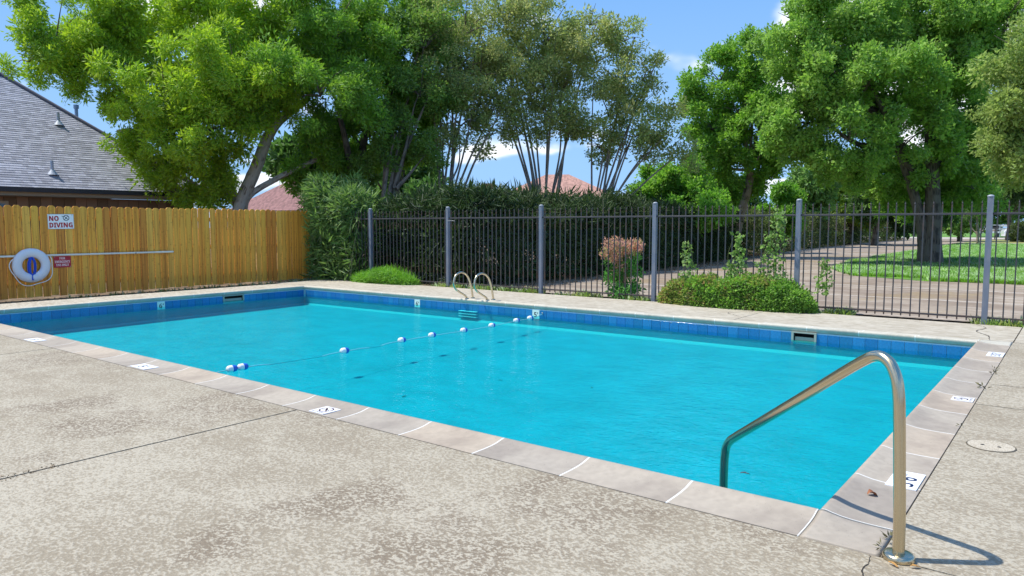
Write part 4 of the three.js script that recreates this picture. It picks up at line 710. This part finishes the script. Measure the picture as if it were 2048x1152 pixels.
  foliage('fronds', fernClump, fs, [[0.13, 0.36, 0.02], [0.22, 0.52, 0.03], [0.30, 0.58, 0.04]], fm, 1012);
  // dead canes leaning by the thicket
  const dc = thing('dead_canes', 'few dry pale canes leaning at the edge of bamboo thicket', 'canes', [-13.75, -0.05, -8.5]);
  obj('cane', limb([V(0, 0, 0), V(0.02, 0.7, -0.05), V(0.28, 1.75, -0.15)], [0.010, 0.004], 5, 10), mat([0.30, 0.25, 0.16], 0.8), dc);
  obj('cane', limb([V(0.05, 0, 0.05), V(0.0, 0.4, 0.03), V(-0.12, 0.8, 0.05)], [0.010, 0.004], 5, 10), mat([0.32, 0.28, 0.18], 0.8), dc);
  obj('cane', limb([V(0.02, 0.15, 0.02), V(0.12, 0.45, 0.05), V(0.16, 0.75, 0.08)], [0.007, 0.003], 5, 10), mat([0.30, 0.27, 0.17], 0.8), dc);
}
// ------------------------------------------------------------------ grass and weeds
function tuft(n, h, spread, seed) {
  const r = rng(seed), pos = [], idx = [], nor = [];
  for (let i = 0; i < n; i++) { const a = r() * 6.28, k = spread * r(), x = Math.cos(a) * k, z = Math.sin(a) * k, hh = h * (0.6 + 0.6 * r()), lean = hh * (0.2 + 0.6 * r()), w = 0.006 + 0.006 * r(), b = pos.length / 3; const px = -Math.sin(a) * w, pz = Math.cos(a) * w; pos.push(x - px, 0, z - pz, x + px, 0, z + pz, x + Math.cos(a) * lean * 0.4 - px * 0.6, hh * 0.65, z + Math.sin(a) * lean * 0.4 - pz * 0.6, x + Math.cos(a) * lean * 0.4 + px * 0.6, hh * 0.65, z + Math.sin(a) * lean * 0.4 + pz * 0.6, x + Math.cos(a) * lean, hh, z + Math.sin(a) * lean); for (let q = 0; q < 5; q++) nor.push(Math.cos(a) * 0.3, 0.95, Math.sin(a) * 0.3); idx.push(b, b + 1, b + 2, b + 2, b + 1, b + 3, b + 2, b + 3, b + 4); }
  const g = new THREE.BufferGeometry(); g.setAttribute('position', new THREE.Float32BufferAttribute(pos, 3)); g.setAttribute('normal', new THREE.Float32BufferAttribute(nor, 3)); g.setIndex(idx); return g;
}
{
  const r = rng(1101), spots = [], edge = (z) => z > -18.7 ? -2.2 : z > -21.6 ? -4.2 + (z + 18.7) * 0.45 : z > -27.5 ? -5.5 + (z + 21.6) * 0.14 : -6.3 + (z + 27.5) * 0.01;
  while (spots.length < 42000) { const z = -17.8 - 43 * Math.pow(r(), 1.5), x = edge(z) + (11 - edge(z)) * r(); if (Math.hypot(x + 3.5, z + 27.4) < 0.75) continue; spots.push([x, -0.03, z, 0.8 + 0.7 * r(), r()]); }
  const g = new THREE.Group(); g.name = 'grass'; g.userData = { kind: 'stuff', label: 'short bright green grass blades covering the lawn', category: 'grass' }; scene.add(g);
  foliage('blades', tuft(14, 0.075, 0.10, 31), spots, [[0.11, 0.30, 0.015], [0.16, 0.42, 0.02], [0.25, 0.48, 0.03]], g, 1102, leafMat, true);
  const w = new THREE.Group(); w.name = 'weeds'; w.userData = { kind: 'stuff', label: 'low green weeds along the foot of the iron fence', category: 'weeds' }; scene.add(w);
  const ws = []; const along = fbm(30, 2, 55, 3);
  for (let i = 0; i < 2600; i++) { const x = -11 + 13 * r(); if (along(x / 13, 0.4) < 0.47 + 0.12 * r()) continue; ws.push([x, -0.055, -8.58 - 0.38 * r(), 0.6 + 0.9 * r(), r()]); }
  for (let i = 0; i < 260; i++) ws.push([-15.3 + 1.6 * r(), -0.055, -8.5 - 0.3 * r(), 0.6 + 0.9 * r(), r()]);
  for (let i = 0; i < 160; i++) ws.push([-15.2 + 0.4 * r(), -0.055, -8.4 + 6 * Math.pow(r(), 2), 0.4 + 0.5 * r(), r()]);
  foliage('tufts', tuft(9, 0.11, 0.06, 33), ws, [[0.14, 0.26, 0.04], [0.22, 0.38, 0.05], [0.36, 0.40, 0.12]], w, 1104, leafMat, true);
  // litter of dry leaves below the hedge and on the alley
  const lt = new THREE.Group(); lt.name = 'leaf_litter'; lt.userData = { kind: 'stuff', label: 'scattered dry leaves and clippings along the hedge foot', category: 'leaf litter' }; scene.add(lt);
  const ls = []; for (let i = 0; i < 5200; i++) { const z = -9.1 - 24 * Math.pow(r(), 1.5), x0 = z > -17 ? -9.9 : -9.8 - (-z - 17) * 0.12; ls.push([x0 - 0.5 + 1.6 * r() * r(), -0.03, z, 0.6 + 0.7 * r(), r()]); }
  for (let i = 0; i < 26; i++) ls.push([-3.715 - 0.05 + 0.09 * r(), 0.004, 2.0 + 0.35 * r(), 0.12 + 0.15 * r(), r()]);
  for (let i = 0; i < 500; i++) ls.push([-4.6 + 2.6 * r(), -0.02, -28 + 2.4 * r(), 0.7 + 0.6 * r(), r()]);
  for (let i = 0; i < 900; i++) ls.push([-15.3 + 0.6 * r(), -0.055, -8.4 + 9 * r(), 0.4 + 0.4 * r(), r()]);
  foliage('dry_leaves', leafClump(4, 0.10, 0.06, 0.03, 35, 0, 0.1), ls, [[0.10, 0.07, 0.04], [0.20, 0.13, 0.07], [0.26, 0.19, 0.11]], lt, 1106, mat([1, 1, 1], 0.9, { side: THREE.DoubleSide }), true);
  // small weeds in the deck joints
  const jw = [[0.335, 0.14, 0.034], [0.33, 0.25, 0.028], [0.335, -3.72, 0.05], [0.335, -4.5, 0.035], [0.33, -4.75, 0.035], [0.335, -2.2, 0.02]];
  jw.forEach(([x, z, s], i) => { const m = obj('joint_weed', leafClump(9, s * 0.6, s, s * 0.3, 40 + i, -0.2, 0.35), mat([0.13, 0.12, 0.055], 0.9, { side: THREE.DoubleSide }), null, [x, 0.008 + s * 0.2, z]); tag(m, ['dry brown weed at the pool corner beside the handrail', 'small dry weed at the coping corner behind the handrail flange', 'dark dead weed in the joint beside the no-diving plaque', 'tiny dry weed in the coping joint near the fence plaque', 'tiny weed in the coping joint between the two side plaques', 'speck of weed in the joint beside the round lid'][i], 'weed'); });
}
// ------------------------------------------------------------------ neighbouring houses
{
  const h = thing('grey_house', 'neighbouring house with grey shingle hip roof above the wooden fence', 'house', [-22.0, 0, -9.2]);
  const tabs = lattice(60, 44, 1201), wear = fbm(5, 4, 1202, 4), speck = lattice(500, 500, 1203);
  const shingle = tileTo(texture(1024, 1024, (u, v) => { const t = tabs(Math.round(u * 60) / 60, Math.round(v * 44) / 44), k = (0.72 + 0.42 * t) * (0.86 + 0.28 * wear(u, v)) * (0.85 + 0.3 * speck(u, v)); return [0.33 * k, 0.335 * k, 0.385 * k]; }), 9);
  const shM = [1, 0.93, 1.06].map((k) => mat([k, k, k], 0.92, { map: shingle }));
  // front slope: courses from the eave up, each overlapping the one below; local x is away from the pool (negative), z runs along the eave
  const run = 4.2, rise = 3.65, n = 54, sl = Math.hypot(run, rise), nx = rise / sl, ny = run / sl, zEnd = 18, roof = obj('roof', [
    (() => { const g = new THREE.BufferGeometry(), P = [0.35, 2.42, 0, 0.35, 2.42, zEnd, -run, 2.45 + rise, zEnd, -run, 2.45 + rise, run, -2 * run - 0.35, 2.42, -0.0, -2 * run - 0.35, 2.42, zEnd];
      g.setAttribute('position', new THREE.Float32BufferAttribute(P, 3)); g.setAttribute('uv', new THREE.Float32BufferAttribute([0, 0, 18, 0, 18, 6, 4, 6, 0, 8, 18, 8], 2)); g.setIndex([0, 3, 2, 0, 2, 1, 0, 4, 3, 4, 5, 2, 4, 2, 3]); g.computeVertexNormals(); return g.toNonIndexed(); })()], shM[0], h);
  const r = rng(61);
  for (let i = 0; i < n; i++) {
    const a = i / n, b = (i + 1.25) / n, za = run * a - 0.02, pos = [], off = 0.008, pt = (t, o, z) => pos.push(0.35 - (run + 0.35) * t + nx * o, 2.42 + (rise + 0.03) * t + ny * o, z);
    const zb = run * Math.min(1, b), y0 = zEnd;
    pt(a, off + 0.012, za); pt(a, off + 0.012, y0); pt(Math.min(1, b), 0.006, y0); pt(Math.min(1, b), 0.006, Math.min(zb, zEnd)); pt(a, 0.001, za); pt(a, 0.001, y0);
    const g = new THREE.BufferGeometry(); g.setAttribute('position', new THREE.Float32BufferAttribute(pos, 3)); const o = r() * 9; g.setAttribute('uv', new THREE.Float32BufferAttribute([za + o, a * sl, y0 + o, a * sl, y0 + o, b * sl, zb + o, b * sl, za + o, a * sl, y0 + o, a * sl], 2)); g.setIndex([0, 3, 2, 0, 2, 1, 4, 0, 1, 4, 1, 5]);
    const gg = g.toNonIndexed(); gg.computeVertexNormals(); obj('shingle_course', gg, shM[i % 3], roof);
  }
  obj('hip_cap', limb([V(0.36, 2.45, -0.02), V(-run * 0.5 + 0.18, 2.46 + rise * 0.5, run * 0.5), V(-run, 2.50 + rise, run)], [0.06, 0.06], 6, 20), mat([0.10, 0.10, 0.13], 0.9), roof);
  obj('ridge_cap', limb([V(-run, 2.50 + rise, run), V(-run, 2.50 + rise, zEnd)], [0.06, 0.06], 6, 4), mat([0.10, 0.10, 0.13], 0.9), roof);
  obj('gutter', box(0.10, 0.13, 18.3, 0.41, 2.37, 8.9), mat([0.018, 0.022, 0.028], 0.5), h);
  obj('fascia', box(0.03, 0.10, 18.2, 0.30, 2.27, 8.9), mat([0.32, 0.28, 0.20], 0.7), h);
  obj('soffit', box(0.62, 0.02, 18.2, 0.02, 2.215, 8.9), mat([0.30, 0.27, 0.20], 0.8), h);
  const sidM = [[0.22, 0.15, 0.10], [0.17, 0.115, 0.075], [0.26, 0.175, 0.12]].map((c) => mat(c, 0.9)), rr = rng(71);
  obj('wall', box(7.8, 2.2, 17.6, -4.2, 1.1, 9.0), sidM[1], h);
  for (let z = 0.3; z < 13; z += 0.30) obj('siding_board', box(0.024, 2.19, 0.285, -0.288, 1.1, z), sidM[Math.floor(rr() * 3)], h);
  const wn = obj('window', box(0.06, 1.3, 1.7, -0.27, 1.42, 6.3), mat([0.34, 0.30, 0.22], 0.6), h); obj('pane', box(0.02, 1.16, 1.54, -0.245, 1.42, 6.3), phys([0.02, 0.022, 0.025], 0.06, { clearcoat: 1 }), wn);
  const pipeM = mat([0.38, 0.42, 0.48], 0.5), onRoof = (t, z) => [0.35 - (run + 0.35) * t, 2.42 + (rise + 0.03) * t, z];
  for (const [t, z] of [[0.12, 4.35], [0.57, 3.35]]) { const [x, y] = onRoof(t, z), v = obj('roof_vent', [new THREE.ConeGeometry(0.15, 0.20, 14, 1).translate(x + 0.02, y + 0.07, z), new THREE.CylinderGeometry(0.045, 0.05, 0.30, 10).translate(x, y + 0.22, z)], pipeM, h); }
  obj('flue_pipe', [new THREE.CylinderGeometry(0.055, 0.055, 1.0, 10).translate(-3.8, 4.85, 2.2), new THREE.CylinderGeometry(0.085, 0.085, 0.12, 10).translate(-3.8, 5.35, 2.2)], mat([0.16, 0.26, 0.42], 0.5), h);
  obj('chimney', [box(0.75, 2.2, 0.6, -3.0, 3.5, 0.75), box(0.85, 0.08, 0.7, -3.0, 4.63, 0.75)], mat([0.09, 0.08, 0.075], 0.9), h);
}
function hipHouse(name, label, at, turn, wx, wz, eave, rise, roofC, wallC, seed, extra) {
  const h = thing(name, label, 'house', at); h.rotation.y = turn;
  const tabs = lattice(50, 30, seed), map = tileTo(texture(512, 512, (u, v) => { const row = (v * 30) % 1, t = tabs(Math.round(u * 50) / 50, Math.floor(v * 30) / 30), k = (0.75 + 0.5 * t) * (row < 0.16 ? 0.72 : 1); return roofC.map((c) => c * k); }), 4.6);
  obj('wall', box(wx - 0.8, eave, wz - 0.8, 0, eave / 2, 0), mat(wallC, 0.9), h);
  const a = wx / 2, b = wz / 2, q = Math.min(a, b), rx = a - q, rz = b - q, sl = Math.hypot(q, rise), P = [], U = [];
  const quad = (A, B, C, D, l) => { for (const p of [A, B, C, A, C, D]) P.push(...p); U.push(0, 0, l, 0, l - q, sl, 0, 0, l - q, sl, q, sl); };
  const y1 = eave + rise, r1 = [-rx, y1, rz], r2 = [rx, y1, rz], r3 = [rx, y1, -rz], r4 = [-rx, y1, -rz];
  quad([-a, eave, b], [a, eave, b], r2, r1, wx); quad([a, eave, b], [a, eave, -b], r3, r2, wz); quad([a, eave, -b], [-a, eave, -b], r4, r3, wx); quad([-a, eave, -b], [-a, eave, b], r1, r4, wz);
  const g = new THREE.BufferGeometry(); g.setAttribute('position', new THREE.Float32BufferAttribute(P, 3)); g.setAttribute('uv', new THREE.Float32BufferAttribute(U, 2)); g.computeVertexNormals();
  const roof = obj('roof', g, mat([1, 1, 1], 0.92, { map, bumpMap: map, bumpScale: 0.02 }), h);
  obj('eave_board', [box(wx, 0.14, 0.03, 0, eave - 0.09, b), box(wx, 0.14, 0.03, 0, eave - 0.09, -b), box(0.03, 0.14, wz - 0.06, a, eave - 0.09, 0), box(0.03, 0.14, wz - 0.06, -a, eave - 0.09, 0)], mat([0.35, 0.28, 0.22], 0.8), h);
  obj('soffit', box(wx - 0.1, 0.02, wz - 0.1, 0, eave - 0.03, 0), mat([0.35, 0.3, 0.25], 0.8), h);
  if (extra) extra(h, roof);
  return h;
}
hipHouse('pink_house', 'distant house with faded pink shingle roof behind the thin-stemmed trees', [-26.4, 0, -36.2], 0.6, 9.5, 8, 2.6, 2.1, [0.42, 0.235, 0.185], [0.36, 0.27, 0.22], 1301, (h, roof) => obj('chimney', [box(0.7, 1.6, 0.7, -4.3, 3.1, 2.2), box(0.82, 0.1, 0.82, -4.3, 3.95, 2.2)], mat([0.38, 0.24, 0.19], 0.9), h));
hipHouse('brown_house', 'house with reddish brown shingle roof behind the leaning trunk', [-34.3, 0, -23.6], 0.25, 7.2, 8.0, 2.2, 2.6, [0.26, 0.135, 0.125], [0.3, 0.2, 0.15], 1311);
// ------------------------------------------------------------------ white car, mailbox, clipped bush far up the alley
{
  const c = thing('parked_car', 'white car parked at the far end of the alley', 'car', [-3.6, -0.03, -88]); c.rotation.y = 0.25;
  const body = [[-2.2, 0.35], [-2.25, 0.75], [-2.1, 0.92], [-1.2, 1.02], [-0.5, 1.46], [0.9, 1.50], [1.7, 1.08], [2.15, 1.0], [2.25, 0.7], [2.2, 0.35]], sh = new THREE.Shape(body.map(([x, y]) => new THREE.Vector2(x, y)));
  obj('body', new THREE.ExtrudeGeometry(sh, { depth: 1.6, bevelEnabled: true, bevelThickness: 0.08, bevelSize: 0.06, bevelSegments: 2 }).translate(0, 0, -0.8), phys([0.78, 0.79, 0.82], 0.25, { clearcoat: 1 }), c);
  const gl = phys([0.02, 0.025, 0.03], 0.05, { clearcoat: 1 });
  const win = new THREE.Shape([[-1.0, 1.04], [-0.42, 1.38], [0.82, 1.41], [1.4, 1.06]].map(([x, y]) => new THREE.Vector2(x, y)));
  for (const z of [-0.89, 0.882]) obj('side_window', new THREE.ExtrudeGeometry(win, { depth: 0.01, bevelEnabled: false }).translate(0, 0, z), gl, c);
  obj('windscreen', box(0.012, 0.66, 1.4).rotateZ(-0.98).translate(-0.9, 1.3, 0), gl, c);
  for (const [x, z] of [[-1.4, 0.82], [1.4, 0.82], [-1.4, -0.82], [1.4, -0.82]]) { const w = obj('wheel', new THREE.CylinderGeometry(0.34, 0.34, 0.22, 20).rotateX(Math.PI / 2), mat([0.02, 0.02, 0.02], 0.8), c, [x, 0.34, z]); obj('rim', new THREE.CylinderGeometry(0.21, 0.21, 0.23, 16).rotateX(Math.PI / 2), mat([0.4, 0.4, 0.42], 0.35, { metalness: 0.7 }), w); }
  for (const z of [-0.6, 0.6]) obj('headlight', box(0.06, 0.14, 0.34, -2.26, 0.78, z), phys([0.7, 0.72, 0.75], 0.1), c);
  const m = thing('mailbox', 'small dark mailbox on a post beside the white car', 'mailbox', [-6.05, -0.03, -82.5]);
  obj('post', box(0.10, 1.05, 0.10, 0, 0.52, 0), mat([0.07, 0.06, 0.05], 0.8), m); obj('box', [new THREE.CylinderGeometry(0.16, 0.16, 0.55, 14, 1, false, 0, Math.PI).rotateZ(Math.PI / 2).rotateX(-Math.PI / 2).translate(0, 1.22, 0), box(0.55, 0.18, 0.32, 0, 1.13, 0)], mat([0.05, 0.055, 0.06], 0.5), m);
  const b = thing('clipped_bush', 'rounded clipped bush beside the dark tree stem far off', 'bush', [-3.2, -0.03, -71.5]);
  obj('stem', limb([V(0, 0, 0), V(0.02, 0.5, 0), V(0, 1.1, 0)], [0.08, 0.04], 6, 6), darkBark, b);
  foliage('foliage', leafClump(22, 0.2, 0.12, 0.07, 71, 0.1), crownSpots([[0, 1.0, 0, 0.95], [0.7, 0.9, 0, 0.8], [0, 0.5, 0, 0.8]], 26, 1401, 0.5), [[0.07, 0.12, 0.03], [0.13, 0.19, 0.04]], b, 1402);
  const bf = thing('road_barrier', 'long pale rail barrier across the far street', 'barrier', [-6, -0.03, -97]);
  for (const y of [0.6, 1.0, 1.35]) obj('rail', box(16, 0.22, 0.05, 5, y, 0), mat([0.55, 0.56, 0.6], 0.6), bf);
  for (let x = -2.8; x < 13; x += 2) obj('post', box(0.1, 1.45, 0.1, x, 0.72, -0.08), mat([0.45, 0.46, 0.5], 0.6), bf);
}
renderer.render(scene, camera);
